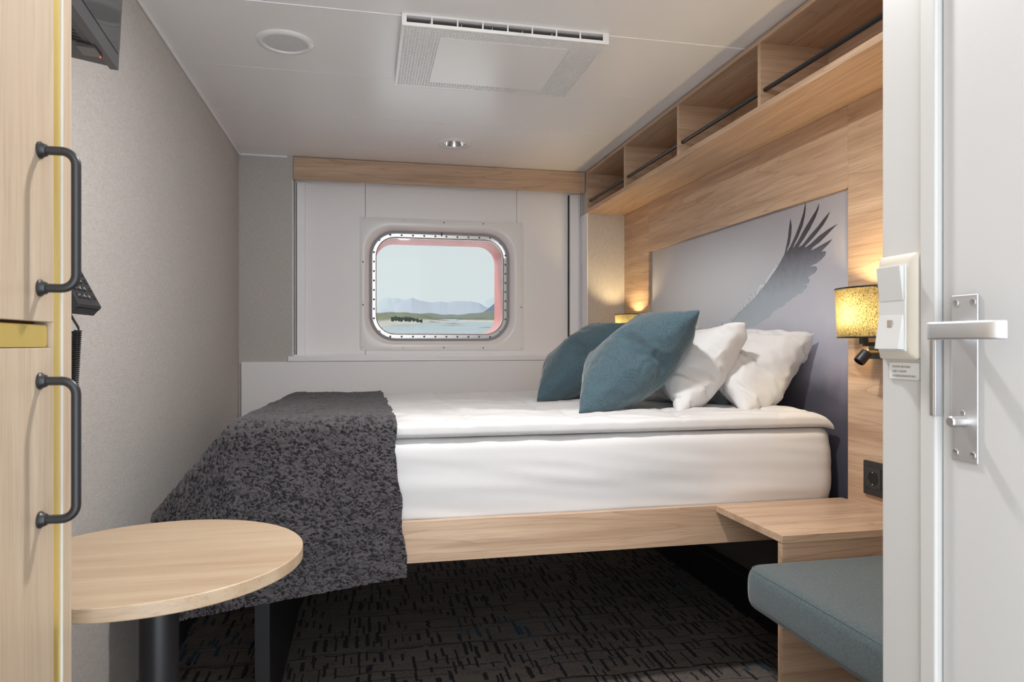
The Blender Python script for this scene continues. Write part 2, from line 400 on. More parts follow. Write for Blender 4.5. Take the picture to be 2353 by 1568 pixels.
# ---------------------------------------------------------------- ceiling fixtures
sp = thing('ceiling_speaker', 'round white speaker set in the ceiling left of the vent', 'speaker', (-.262, 2.46, CEIL))
MB().lathe([(.094, .001), (.094, -.003), (.090, -.0075), (.080, -.010), (.0735, -.009), (.0715, -.004), (.0715, .001)], sp.location, n=64, cap0=False, cap1=False).build('rim', M['whitep'], sp, True)
t = NT('speaker_mesh'); v = t.n('TexVoronoi'); v.inputs['Scale'].default_value = 420; t.set(v.inputs['Vector'], t.coord())
t.pbr(t.mix(t.ramp(v.outputs[0], [(.25, (0, 0, 0)), (.4, (1, 1, 1))]), (.50, .50, .51), (.72, .72, .73)), .5)
MB().lathe([(.0713, -.004), (.05, -.0068), (.02, -.0078), (.0001, -.008)], sp.location, n=64, cap0=False).build('grille', t.m, sp, True)
dn = thing('downlight', 'round recessed ceiling downlight with silver reflector above the window', 'downlight', (DL[0], DL[1], CEIL))
MB().lathe([(.091, .0008), (.090, -.0025), (.074, -.004), (.070, -.0045), (.058, -.003), (.0565, .002), (.0565, .03)], dn.location, n=64, cap0=False, cap1=False).build('rim', M['whitep'], dn, True)
MB().lathe([(.0565, .001), (.052, .025), (.043, .055), (.032, .078), (.0001, .08)], dn.location, n=64, cap0=False).build('reflector', M['chrome'], dn, True)

vx0, vx1, vy0, vy1, vz0 = .115, .792, 2.165, 2.672, .992
vt = thing('ceiling_vent', 'large white rectangular air vent with perforated grille and solid centre on the ceiling', 'vent', ((vx0+vx1)/2, (vy0+vy1)/2, CEIL))
gr = MB()
gx = [vx0+.008+i*.0102 for i in range(66)]; gy = [vy0+.010+i*.0102 for i in range(49)]
for x in gx: gr.box(x-.0014, x+.0014, vy0+.005, vy1-.005, vz0, vz0+.003)
for y in gy: gr.box(vx0+.005, vx1-.005, y-.0017, y+.0017, vz0+.0002, vz0+.0028)
gr.box(vx0, vx1, vy0, vy0+.009, vz0-.0004, vz0+.004); gr.box(vx0, vx1, vy1-.009, vy1, vz0-.0004, vz0+.004)
gr.box(vx0, vx0+.008, vy0+.009, vy1-.009, vz0-.0004, vz0+.004); gr.box(vx1-.008, vx1, vy0+.009, vy1-.009, vz0-.0004, vz0+.004)
gr.build('grille', M['whitep'], vt)
MB().box(.240, .672, 2.232, 2.615, vz0-.0015, vz0+.004, .0008).build('centre_panel', M['whitep'], vt)
fr = MB(); top = CEIL-.0005
for (a, b, c, d) in ((vx0, vx1, vy0, vy0+.002), (vx0, vx1, vy1-.002, vy1), (vx0, vx0+.002, vy0+.002, vy1-.002), (vx1-.002, vx1, vy0+.002, vy1-.002)):
    lo, hi = vz0+.004, top
    if d-c < .01 and b-a > .1:
        fr.box(a, b, c, d, lo, lo+.006); fr.box(a, b, c, d, hi-.007, hi)
        wslot = (vx1-vx0-.03)/8
        for k in range(9):
            xx = vx0+.012+k*wslot; w = .0025
            fr.box(max(a, xx-w-(.012 if k == 0 else 0)), min(b, xx+w+(.020 if k == 8 else 0)), c, d, lo+.006, hi-.007)
    else: fr.box(a, b, c, d, lo, hi)
fr.build('frame', M['whitep'], vt)
MB().box(vx0+.003, vx1-.003, vy0+.03, vy1-.003, top-.006, top).build('backing', plain('vent_inside', (.16, .15, .145), .6), vt)
bf = MB()
for x in (vx0+.09, vx0+.19, vx0+.29, vx0+.39, vx0+.49, vx0+.59): bf.box(x, x+.0015, vy0+.03, vy1-.004, vz0+.006, top-.006)
bf.build('baffle', M['whitep'], vt)
# sprinkler tip
s_ = thing('sprinkler', 'small chrome ceiling sprinkler nozzle at the top edge of the view', 'sprinkler', (.455, 1.905, CEIL))
MB().lathe([(.028, .0), (.027, -.005), (.012, -.008), (.009, -.03), (.0001, -.03)], s_.location, n=24, cap0=False).build('body', M['steelb'], s_, True)
MB().lathe([(.011, -.044), (.012, -.046), (.003, -.049), (.0001, -.049)], s_.location, n=16).build('deflector', plain('sprinkler_dark', (.1, .09, .09), .3, 1), s_, True)
MB().tube([Vector(s_.location)+Vector((-.007, 0, -.029)), Vector(s_.location)+Vector((-.009, 0, -.038)), Vector(s_.location)+Vector((-.004, 0, -.045))], .0016, 6).tube([Vector(s_.location)+Vector((.007, 0, -.029)), Vector(s_.location)+Vector((.009, 0, -.038)), Vector(s_.location)+Vector((.004, 0, -.045))], .0016, 6).build('yoke', M['steelb'], s_)

# ---------------------------------------------------------------- overhead shelf
sx0, sx1, sy0, sy1 = 1.290, 1.561, .80, 3.913
zb, zt = .775, 1.021
sh = thing('overhead_shelf', 'long open oak shelf unit high on the wall above the bed', 'shelf', (1.43, 2.3, zb))
MB().box(sx0, sx1, sy0, sy1, zb, zb+.021, .0008).build('bottom_board', M['oakY'], sh)
MB().box(sx0, sx1, sy0, sy1, zt-.016, zt, .0008).build('top_board', M['oakY2'], sh)
MB().box(1.545, sx1, sy0, sy1, zb+.021, zt-.016).build('back_board', M['oakY2'], sh)
divs = [sy1-.013, 3.302, 2.693, 2.083, 1.472, .86]
for k, y in enumerate(divs):
    MB().box(sx0+.001, 1.545, y-.009, y+.009, zb+.021, zt-.016, .0006).build('divider', M['oakX'], sh)
for k in range(len(divs)-1):
    a, b = divs[k+1]+.009, divs[k]-.009
    MB().tube([(1.308, a, .848), (1.308, b, .848)], .0078, 16).build('rail', M['blackg'], sh, True)

# ---------------------------------------------------------------- headboard panels and picture
hb = thing('headboard', 'tall oak wall panelling framing the picture behind the bed', 'headboard', (1.545, 2.7, FLOOR))
PY0, PY1, PZ1 = 1.956, 3.553, .508
MB().box(XR, 1.5605, PY0, PY1+.0, PZ1, zb-.001, .0006).build('upper_panel', M['oakY2'], hb)
MB().box(XR, 1.5605, PY1+.001, 3.914, -.62, zb-.001, .0006).build('side_panel', M['oakY'], hb)
MB().box(XR, 1.5605, .80, PY0-.0012, -.62, zb-.001, .0006).build('side_panel', M['oakY'], hb)
t = NT('picture_print')
co = t.coord(); sep = t.n('SeparateXYZ'); t.set(sep.inputs[0], co); yy, zz = sep.outputs[1], sep.outputs[2]
nz = t.noise(t.coord((1, 2.2, 2.6)), 1.5, 4, .5)
zf = t.math('ADD', zz, t.math('MULTIPLY', t.math('SUBTRACT', nz, .5), .22))
basec = t.ramp(t.math('MULTIPLY_ADD', zf, 1.0, .5), [(.10, srgb(70, 70, 84)), (.30, srgb(84, 84, 98)), (.44, srgb(168, 168, 186)), (.60, srgb(200, 202, 214)), (.78, srgb(186, 185, 194)), (1.0, srgb(162, 159, 166))])
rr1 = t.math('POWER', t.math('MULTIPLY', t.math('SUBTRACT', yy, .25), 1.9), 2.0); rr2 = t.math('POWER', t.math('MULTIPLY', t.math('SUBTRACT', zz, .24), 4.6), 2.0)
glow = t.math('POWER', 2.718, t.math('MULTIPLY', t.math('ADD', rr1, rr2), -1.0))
basec = t.mix(t.math('MULTIPLY', glow, .85), basec, srgb(244, 248, 252))  # pale centre of the print, with window and lamp glare painted in
t.pbr(basec, .33)
pic = thing('wall_picture', 'large blue-grey print of a spread bird wing set in the headboard', 'picture', (1.545, 2.755, 0))
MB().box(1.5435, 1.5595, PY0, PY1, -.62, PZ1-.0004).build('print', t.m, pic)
W = [(0,1455),(50,1420),(100,1380),(180,1290),(260,1215),(330,1150),(400,1070),(440,1000),(490,930),(530,870),(575,810),(610,750),(640,690),(660,600),(675,520),(685,430),(700,325),(713,400),(708,490),(690,590),(668,640),(658,680),(700,610),(750,500),(800,370),(835,260),(855,155),(858,220),(848,300),(825,400),(780,510),(740,590),(720,640),(770,570),(840,440),(920,310),(965,240),(995,170),(990,225),(960,310),(900,430),(840,530),(795,595),(785,622),(830,590),(900,500),(980,410),(1040,330),(1108,252),(1085,310),(1040,390),(970,480),(900,560),(855,603),(848,627),(905,588),(1000,500),(1090,435),(1150,400),(1187,380),(1150,415),(1080,490),(1000,570),(930,620),(912,655),(980,620),(1060,575),(1132,535),(1090,590),(1040,640),(1014,670),(1042,662),(1066,664),(1060,700),(1020,745),(970,785),(920,805),(898,830),(930,814),(965,818),(975,845),(950,885),(900,915),(878,935),(900,955),(885,990),(858,1000),(870,1025),(850,1050),(825,1062),(828,1085),(790,1100),(760,1108),(755,1130),(710,1145),(690,1175),(650,1185),(640,1215),(600,1243),(575,1240),(560,1265),(530,1268),(500,1305),(480,1345),(455,1352),(430,1365),(410,1385),(390,1390),(345,1420),(300,1440),(150,1480),(0,1510)]
def wpt(u, v, X): p = on_x(1660+u/4.48, 430+v/4.48, X); return (p.y, p.z)
t = NT('wing_print'); sep = t.n('SeparateXYZ'); t.set(sep.inputs[0], t.coord())
nz = t.noise(t.coord((1, 30, 22), rot=(.7, 0, 0)), 1.2, 4, .6)
zf = t.math('ADD', sep.outputs[2], t.math('MULTIPLY', t.math('SUBTRACT', nz, .5), .05))
t.pbr(t.ramp(t.math('MULTIPLY_ADD', zf, 1.75, .13), [(.22, srgb(190, 204, 212)), (.46, srgb(172, 182, 194)), (.62, srgb(128, 132, 142)), (.74, srgb(78, 74, 82)), (.95, srgb(56, 50, 58))]), .33)
MB().prism([wpt(u, v, 1.5432) for u, v in W], 'x', 1.5428, 1.5434).build('printed_wing', t.m, pic)
E1 = [(560, 785), (575, 808), (530, 880), (470, 965), (400, 1062), (330, 1145), (250, 1225), (170, 1300), (100, 1385), (0, 1462), (-90, 1500), (-120, 1470), (-60, 1430), (0, 1395), (60, 1360), (110, 1340), (150, 1290), (210, 1210), (270, 1150), (290, 1110), (350, 1075), (390, 1010), (440, 960), (480, 910), (520, 850)]
rnd = random.Random(3)
E2 = []
for i, (u, v) in enumerate(E1):
    E2.append((u, v))
t = NT('wing_highlight'); nz = t.noise(t.coord((1, 60, 40), rot=(-.9, 0, 0)), 1.5, 5, .7)
t.pbr(t.mix(t.ramp(nz, [(.4, (0, 0, 0)), (.6, (1, 1, 1))]), srgb(176, 188, 200), srgb(238, 240, 242)), .33)
MB().prism([wpt(u, v, 1.5424) for u, v in E2], 'x', 1.5420, 1.5427).build('printed_feather_edge', t.m, pic)

# ---------------------------------------------------------------- lamps
def shade_mat(k):
    t = NT('grained_lamp_shade')
    n1 = t.noise(t.coord((1, 1, .55)), 420, 3, .75); f = t.ramp(n1, [(.40, (0, 0, 0)), (.56, (1, 1, 1))])
    col = t.mix(f, srgb(27, 24, 16), srgb(98, 92, 70)); d = t.n('BsdfDiffuse'); tl = t.n('BsdfTranslucent'); t.set(d.inputs[0], t.mix(.6, col, srgb(90, 82, 66))); t.set(tl.inputs[0], col)
    ad = t.n('MixShader'); ad.inputs[0].default_value = .62; t.t.links.new(d.outputs[0], ad.inputs[1]); t.t.links.new(tl.outputs[0], ad.inputs[2]); t.t.links.new(ad.outputs[0], t.out.inputs[0]); return t.m
SM = shade_mat(0)
t = NT('lamp_bulb'); e = t.n('Emission'); e.inputs[0].default_value = (1, .74, .38, 1); e.inputs[1].default_value = 250; t.t.links.new(e.outputs[0], t.out.inputs[0]); BULB = t.m
def lamp(name, label, y, w):
    X = 1.455; z0, z1 = .020, .167
    L = thing(name, label, 'lamp', (XR, y, -.01), 'wall lamps beside the bed')
    def ell(a, b, z, n=48): return [(X+b*math.cos(2*math.pi*k/n), y+a*math.sin(2*math.pi*k/n), z) for k in range(n)]
    A0, B0, A1, B1 = .098, .052, .106, .058
    MB().loft([ell(A0, B0, z0), ell(A1, B1, z1)]).build('lamp_shade', SM, L, True)
    for nm, A, B, z in (('shade_trim', A0, B0, z0), ('shade_trim', A1, B1, z1)):
        MB().loft([ell(A+.001, B+.001, z-.0022), ell(A+.0012, B+.0012, z+.0022), ell(A-.0015, B-.0015, z+.0022), ell(A-.0015, B-.0015, z-.0022), ell(A+.001, B+.001, z-.0022)]).build(nm, M['black'], L, True)
    br = MB().box(1.4995, 1.5292, y-.035, y+.035, -.045, -.003, .0015); br.build('wall_bracket', M['plug'], L)
    ar = MB().box(X-.009, X+.009, y-.009, y+.009, .000, .045, .001); ar.box(X, 1.5, y-.006, y+.006, -.006, .006, .001); ar.build('stem', M['plug'], L)
    MB().lathe([(.008, .045), (.010, .068), (.017, .078), (.0225, .092), (.020, .107), (.010, .116), (.0001, .118)], (X, y, 0), n=20).build('bulb', BULB, L, True)
    MB().lathe([(.034, .066), (.034, .068), (.0001, .0685)], (X, y, 0), n=28).build('bulb_light_stop', M['black'], L, True)  # unseen disc added under the bulb to hold back its downward light
    # reading spot on a short arm
    a0 = Vector((1.50, y-.020, -.024)); a1 = Vector((1.452, y-.020, -.022))
    MB().tube([a0, a1], .0035, 12).build('spot_arm', M['brass'], L, True)
    MB().sphere(a1, .0065, 14).build('spot_joint', M['steelb'], L, True)
    dr = Vector((-.55, .05, -.6)).normalized(); c0 = a1+dr*.004
    MB().lathe([(.0001, 0), (.0155, 0), (.0165, .001), (.0165, .036), (.0155, .038), (.0135, .038), (.013, .03), (.0001, .03)], c0, dr, 28).build('reading_spot', M['black'], L, True)
lamp('wall_lamp', 'glowing oval-shaded wall lamp beside the entry wall above the bedside shelf', 1.790, 4.5)
lamp('wall_lamp', 'smaller-looking oval-shaded wall lamp in the far corner behind the pillows', 3.690, 4.5)

# socket on the near side panel
so = thing('power_socket', 'black wall socket on the oak panel above the bedside shelf', 'socket', (XR, 1.83, -.41))
y0, y1, z0, z1 = 1.782, 1.872, -.464, -.360
MB().box(XR-.011, XR-.0002, y0, y1, z0, z1, .003).build('frame', M['plug'], so)
MB().box(XR-.013, XR-.0108, y0+.014, y1-.014, z0+.022, z1-.018, .001).build('cover', M['blackp'], so)
cz = (z0+z1)/2+.002; cy = (y0+y1)/2
MB().lathe([(.0215, 0), (.0215, .0008), (.0195, .0008), (.0185, -.0001), (.0001, -.0001)], (XR-.0132, cy, cz), (-1, 0, 0), 40).build('socket_well', plain('well_black', (.004, .004, .004), .5), so, True)
for s in (-1, 1): MB().box(XR-.0148, XR-.0131, cy-.003, cy+.003, cz+s*.0185-.0015, cz+s*.0185+.0015).build('earth_clip', M['steelb'], so)
for s in (-1, 1): MB().box(XR-.0136, XR-.0129, cy+s*.022-.004, cy+s*.022+.004, cz-.031, cz-.027).build('usb_port', plain('port', (.004, .004, .004), .5), so)

# ---------------------------------------------------------------- bed
bed = thing('bed', 'double bed with an oak side rail and black metal foot frame', 'bed', (.58, 2.75, FLOOR))
ZR, ZRB = -.502, -.619
MB().box(-.372, 1.5285, 1.962, 1.982, ZRB, ZR, .0008).build('side_rail', M['oakX'], bed)
MB().box(-.372, 1.5285, 3.56, 3.58, ZRB, ZR, .0008).build('side_rail', M['oakX'], bed)
MB().box(-.372, -.352, 1.9825, 3.5595, ZRB, ZR, .0008).build('foot_rail', M['oakY'], bed)
MB().box(-.35, 1.528, 1.9825, 3.5595, ZR-.05, ZR-.036).build('base_board', M['dgrey'], bed)
lg = MB().box(-.292, -.252, 1.985, 2.03, FLOOR+.001, ZRB+.06, .002); lg.build('leg', M['black'], bed)
MB().box(-.292, -.252, 3.45, 3.495, FLOOR+.001, ZRB+.06, .002).build('leg', M['black'], bed)
MB().box(-.287, -.257, 2.031, 3.449, FLOOR+.001, ZRB+.06, .002).build('leg_panel', M['black'], bed)
# skirting below the bed on the headboard wall
struct('baseboard_right', MB().box(1.497, 1.5615, 1.637, 3.90, FLOOR, -.936, .003), M['blackg'])

# mattress
def soft_box(name, x0, x1, y0, y1, z0, z1, r, mat, parent=None, bulge=.01, wr=.003, seed=0, N=150, K=40, sub=12):
    """rounded soft slab: perimeter loop rings with noise"""
    prof = []
    for i in range(sub+1):
        a = -math.pi/2+math.pi*i/sub; prof.append((r*(math.cos(a)-1), (z0+r if i <= sub/2 else z1-r)+r*math.sin(a)))
    rings = []
    side = []
    for i in range(sub//2+1): side.append(prof[i])
    for k in range(1, K//3): side.append((0, z0+r+(z1-z0-2*r)*k/(K//3)))
    side += [(0, z1-r)]+prof[sub//2+1:]
    side = [(-(.5*min(x1-x0, y1-y0)-.001), z0)]+[(-r-(.5*min(x1-x0, y1-y0)-r)*q, z0) for q in (.6, .3, .1)]+side+[(-r-(.5*min(x1-x0, y1-y0)-r)*q, z1) for q in (.03, .08, .15, .3, .6)]+[(-(.5*min(x1-x0, y1-y0)-.001), z1)]
    mb = MB()
    for off, z in side:
        R = r*2.2
        pts = rr(x0-off*1.0, x1+off*1.0, y0-off, y1+off, max(.0005, min(R+off, .5*(y1-y0)+off-.0004)), n=6, m=N//4)
        rings.append([(px, py, z) for px, py in pts])
    mb.loft(rings, True, True, True)
    cx, cy, cz = (x0+x1)/2, (y0+y1)/2, (z0+z1)/2
    for v in mb.bm.verts:
        h = (v.co.z-z0)/(z1-z0); b = bulge*math.sin(math.pi*max(0, min(1, h)))
        nx = 1 if v.co.x > x1-.08 else (-1 if v.co.x < x0+.08 else 0); ny = 1 if v.co.y > y1-.08 else (-1 if v.co.y < y0+.08 else 0)
        q = noise.noise(Vector((v.co.x*1.6+seed, v.co.y*1.6, v.co.z*14)))+.5*noise.noise(Vector((v.co.x*4+seed+v.co.z*8, v.co.y*5, v.co.z*34+v.co.x*3)))
        v.co.x += nx*(b); v.co.y += ny*(b+wr*q); v.co.z += wr*.5*noise.noise(Vector((v.co.x*4, v.co.y*4, seed)))
    return mb.build(name, mat, parent, True, False)
mat_o = soft_box('mattress', -.345, 1.520, 1.990, 3.552, -.5375, -.275, .034, M['sheet'], None, .008, .0055, 3, K=70)
rebase(mat_o, (.59, 2.77, -.5375)); tag(mat_o, 'thick white sheeted mattress on the oak bed frame', 'mattress')

# duvets
def duvet(name, x0, x1, y0, y1, zb_, ztf, seed):
    nx, ny = 420, 150
    S = np.linspace(0, 1, nx)[:, None]*np.ones((1, ny)); T = np.linspace(-1, 1, ny)[None, :]*np.ones((nx, 1))
    Xf = x0+(x1-x0)*S; 
    # closed tube cross section: T in -1..1 bottom..top
    ang = T*math.pi
    cc, sn = np.cos(ang), np.sin(ang)
    e = lambda v, p: np.sign(v)*np.abs(v)**p
    yc, hw = (y0+y1)/2, (y1-y0)/2
    wv = .010*(fbm(Xf*5+seed, Xf*0+1.5)-.5)*2
    Yf = yc-(hw+wv)*e(cc, .34)
    zt_ = ztf(Yf)
    endf = np.sqrt(np.clip(1-np.abs(2*S-1)**26, 0, 1))
    h = (zt_-zb_)*endf
    up = np.clip(e(-sn, .5), -1, 1)
    Zf = zb_+h*.5+h*.5*up
    wr = (fbm(Xf*3.2+seed*3, Yf*11+Xf*1.5, 4)-.47)*.028+(np.abs(fbm(Xf*5+seed, Yf*26+Xf*4, 3)-.44)-.06)*-.035
    Zf = Zf-.005*np.exp(-((((Xf-.12*seed) % .34)-.17)/.012)**2)*np.clip(up, 0, 1)
    Zf = Zf+wr*np.clip(up, 0, 1)*endf
    # soft side pleats on the near edge
    pl_ = (fbm(Xf*14+seed, Zf*6, 3)-.45)*.010
    Yf = Yf-pl_*np.clip(-np.sign(Yf-yc), 0, 1)*(np.abs(cc)**4)
    me = grid_mesh(name, Xf, Yf, Zf)
    o = link(name, me, M['linen'], None, True, False); return o
nd = duvet('duvet', -.335, 1.505, 1.982, 2.772, -.279, lambda Y: -.222-.016*np.clip((Y-2.1)/.6, 0, 1)+.004, 1.0)
fd = duvet('duvet', -.335, 1.500, 2.760, 3.548, -.279, lambda Y: -.240-.006*np.clip((Y-2.8)/.7, 0, 1), 7.0)
for o, y, lb in ((nd, 2.37, 'white cotton duvet on the near half of the bed'), (fd, 3.15, 'white cotton duvet on the far half of the bed by the window')):
    rebase(o, (.58, y, -.272)); tag(o, lb, 'duvet', 'white duvets spread over the bed')

# ---------------------------------------------------------------- pillows (inflated cloth)
def inflate(w, h, n, pressure, seed, frames=34, stiff=.5, shrink=0.0):
    bm = bmesh.new(); m = int(n*h/w); G = {}
    r = random.Random(seed)
    for side in (0, 1):
        for i in range(n+1):
            for j in range(m+1):
                if side == 1 and (i in (0, n) or j in (0, m)): G[side, i, j] = G[0, i, j]; continue
                z = (.004 if side == 0 else -.004) if not (i in (0, n) or j in (0, m)) else 0
                G[side, i, j] = bm.verts.new((w*(i/n-.5)+r.uniform(-1, 1)*.0006, h*(j/m-.5)+r.uniform(-1, 1)*.0006, z+r.uniform(-1, 1)*.0012))
    for side in (0, 1):
        for i in range(n):
            for j in range(m):
                q = [G[side, i, j], G[side, i+1, j], G[side, i+1, j+1], G[side, i, j+1]]
                bm.faces.new(q if side == 0 else q[::-1])
    me = bpy.data.meshes.new('p'); bm.to_mesh(me); bm.free()
    ob = bpy.data.objects.new('p', me); C.objects.link(ob)
    md = ob.modifiers.new('c', 'CLOTH'); s = md.settings; s.quality = 6; s.mass = .25
    s.tension_stiffness = 22; s.compression_stiffness = 22; s.shear_stiffness = 6; s.bending_stiffness = stiff
    s.use_pressure = True; s.uniform_pressure_force = pressure; s.effector_weights.gravity = 0; s.air_damping = 3
    md.collision_settings.use_collision = False
    md.point_cache.frame_start = 1; md.point_cache.frame_end = frames+2
    sc = bpy.context.scene
    for f in range(1, frames+1): sc.frame_set(f)
    out = bpy.data.meshes.new_from_object(ob.evaluated_get(bpy.context.evaluated_depsgraph_get()))
    bpy.data.objects.remove(ob); sc.frame_set(1)
    return out
def smooth_sub(me, lv=1):
    ob = bpy.data.objects.new('p', me); C.objects.link(ob); md = ob.modifiers.new('s', 'SUBSURF'); md.levels = lv
    bpy.context.view_layer.update()
    out = bpy.data.meshes.new_from_object(ob.evaluated_get(bpy.context.evaluated_depsgraph_get())); bpy.data.objects.remove(ob); return out
def seam_pts(me, n, m, lv=1): pass
def place_pillow(name, me, mat, base, top, yc, label, cat, group, thick=1.0, roll=0, wr=.004, seed=0, wide=1.0, sag=0, freq=9, yaw_=0, pivot=None):
    """stand the pillow with its local h axis along base->top (in XZ) and its w axis along Y"""
    me = me.copy(); co = np.zeros(len(me.vertices)*3); me.vertices.foreach_get('co', co); co = co.reshape(-1, 3)
    hx = co[:, 1].max()-co[:, 1].min(); L = math.dist(base, top)
    d = np.array([top[0]-base[0], 0, top[1]-base[1]]); d /= np.linalg.norm(d); nrm = np.array([-d[2], 0, d[0]])
    u = co[:, 0]*wide; v = (co[:, 1]/hx+.5)*L; w = co[:, 2]*thick
    for_w = w
    wrn = (fbm(u*freq+seed+20, v*freq*.8+seed+9, 4)-.47)*wr*6*np.sign(w)*np.clip(np.abs(w)/.03, 0, 1)
    rdg = np.abs(fbm(u*freq*.7+seed*5+3, v*freq*1.3+u*4+seed, 4)-.46)
    w = w+wrn-np.sign(w)*wr*2.4*np.exp(-(rdg/.03)**2)*np.clip(np.abs(w)/.03, 0, 1)
    v = v-sag*np.cos(u/np.abs(u).max()*math.pi/2)*np.clip(v/L, 0, 1)**2
    w = w-np.minimum(0, 0)
    P = np.array([base[0], yc, base[1]])+np.outer(v, d)+np.outer(w, nrm)+np.outer(u, np.array([0, 1, 0]))+np.outer(roll*v*0, d)
    P[:, 1] += roll*(v-L/2)
    ca, sa = math.cos(yaw_), math.sin(yaw_); cx_, cy_ = pivot if pivot else (base[0], yc)
    dx_, dy_ = P[:, 0]-cx_, P[:, 1]-cy_; P[:, 0] = cx_+dx_*ca+dy_*sa; P[:, 1] = cy_-dx_*sa+dy_*ca
    me.vertices.foreach_set('co', P.ravel()); me.update()
    o = link(name, me, mat, None, True, False); rebase(o, (base[0], yc, base[1])); tag(o, label, cat, group); return o
P_sq = smooth_sub(inflate(.49, .49, 44, 3.4, 1, stiff=.6))
P_wh = smooth_sub(inflate(.66, .50, 48, 2.2, 2, stiff=.15))
G1 = 'white pillows propped against the headboard'; G2 = 'teal cushions in front of the pillows'
place_pillow('pillow', P_wh, M['linen'], (1.24, -.235), (1.515, .042), 2.385, 'white pillow nearest the headboard on the near side, under the bright lamp', 'pillow', G1, 1.15, .05, .010, 3, 1, 0, freq=11)
place_pillow('pillow', P_wh, M['linen'], (1.06, -.235), (1.29, .075), 2.40, 'white pillow directly behind the large near teal cushion', 'pillow', G1, .9, .02, .006, 8, 1, .02, yaw_=.16)
place_pillow('pillow', P_wh, M['linen'], (1.26, -.235), (1.49, .085), 3.17, 'white pillow at the far side whose corner tip shows against the print', 'pillow', G1, .9, -.03, .005, 5)
place_pillow('pillow', P_wh, M['linen'], (1.09, -.235), (1.33, .055), 3.19, 'white pillow behind the far teal cushion, below the corner lamp', 'pillow', G1, .85, .02, .004, 11)
place_pillow('cushion', P_sq, M['teal'], (.665, -.222), (1.045, .108), 2.335, 'larger-looking teal wool cushion nearest the camera on the bed', 'cushion', G2, 1.0, 0, .0015, 2, yaw_=.33, pivot=(.665, 2.09))
place_pillow('cushion', P_sq, M['teal'], (.705, -.238), (1.085, .09), 3.04, 'teal wool cushion farther back on the window side of the bed', 'cushion', G2, 1.0, 0, .0015, 6, yaw_=.33, pivot=(.705, 2.80))

# ---------------------------------------------------------------- boucle throw
def throw():
    dx = .0017
    # path across the bed from the head side edge to the foot, then sloping down past the foot
    L1 = .085+.345; L2 = .30; s = np.arange(0, L1+L2, dx)
    xs = np.where(s < L1, .085-s, -.345-(s-L1)*.66); drop = np.where(s < L1, 0, (s-L1)*.82)
    k = sstep(L1-.07, L1+.07, s); 
    ker = np.ones(31)/31; pad = lambda a: np.convolve(np.concatenate([np.full(15, a[0])+np.arange(-15, 0)*(a[1]-a[0]), a, np.full(15, a[-1])+np.arange(1, 16)*(a[-1]-a[-2])]), ker, 'valid')
    xs = pad(xs); drop = pad(drop); xs = np.maximum(xs, -.645)
    T1 = 3.545-1.985; T2 = .47; tt = np.arange(0, T1+T2, dx)
    S = len(s); 
    X = np.zeros((S, len(tt))); Y = X.copy(); Z = X.copy()
    y_top = 3.545-tt
    r = .035
    for i in range(S):
        ztop = lambda Y_: -.206-.034*np.clip((Y_-2.05)/1.45, 0, 1)-drop[i]
        zb_ = -.650-.13*(.09-xs[i])
        hang = max(.02, ztop(1.985)-zb_)
        a = np.clip((tt-(T1-r))/(r*1.5708), 0, 1)*math.pi/2
        flat = tt < T1-r
        yy = np.where(flat, y_top, 1.985+r-r*np.sin(a)-.0)
        yy = np.where(flat, y_top, yy)-.030
        zz = np.where(flat, 0, -r*(1-np.cos(a)))
        rest = np.clip((tt-(T1-r+r*1.5708))/(tt[-1]-(T1-r+r*1.5708)), 0, 1)
        zz = zz-rest*(hang-r)
        yy = yy-rest*.008
        X[i] = xs[i]+rest*.035*np.clip(1-s[i]/.35, 0, 1); Y[i] = yy; Z[i] = ztop(y_top*flat+1.985*(~flat))+zz
    SS = s[:, None]+0*X; TT = tt[None, :]+0*X
    # gentle large folds
    hangm = sstep(T1-.05, T1+.15, TT)
    Y += -hangm*(.012*(fbm(SS*9, TT*1.2+3, 3)-.45)*2) ; Z += (1-hangm)*(.016*(fbm(SS*7+4, TT*5, 3)-.47))
    X += .010*(fbm(TT*14, SS*0+2.2, 3)-.45)*np.clip(1-SS/.15, 0, 1)*2
    # normals
    du = np.stack(np.gradient(X, axis=0), -1) if False else None
    def nrm():
        a = np.stack([np.gradient(X, axis=0), np.gradient(Y, axis=0), np.gradient(Z, axis=0)], -1)
        b = np.stack([np.gradient(X, axis=1), np.gradient(Y, axis=1), np.gradient(Z, axis=1)], -1)
        n_ = np.cross(a, b); n_ /= np.linalg.norm(n_, axis=-1, keepdims=True)+1e-9
        return n_
    n_ = nrm()
    if n_[10, 10, 2] < 0: n_ = -n_
    # curls: warped ridged noise
    f = 1/.0078
    wx = SS*f+1.2*fbm(SS*f*.9+3, TT*f*.9, 2)*2; wy = TT*f+1.2*fbm(SS*f*.9+50, TT*f*.9+9, 2)*2
    tb_ = lambda n_, w_: np.sqrt(np.clip(1-(np.abs(n_-.5)*2/w_)**2, 0, 1))
    curl = np.maximum(tb_(vn(wx, wy), .42), .8*tb_(vn(wx*1.1+31, wy*1.1+7), .34))
    clump = fbm(SS*30, TT*30, 2)
    disp = .0055*curl*(.6+.7*clump)+.004*clump
    P = np.stack([X, Y, Z], -1)+n_*disp[..., None]
    P += .0018*(rng.random(P.shape)-.5)
    me = grid_mesh('throw_blanket', P[..., 0], P[..., 1], P[..., 2])
    at = me.attributes.new('curl', 'FLOAT', 'POINT'); at.data.foreach_set('value', (curl*.8).ravel().astype(np.float32))
    o = link('throw_blanket', me, M['boucle'], None, True, False)
    md = None
    return o
th = throw(); rebase(th, (-.15, 2.6, -.24)); tag(th, 'dark grey curly boucle throw draped over the foot of the bed', 'blanket')

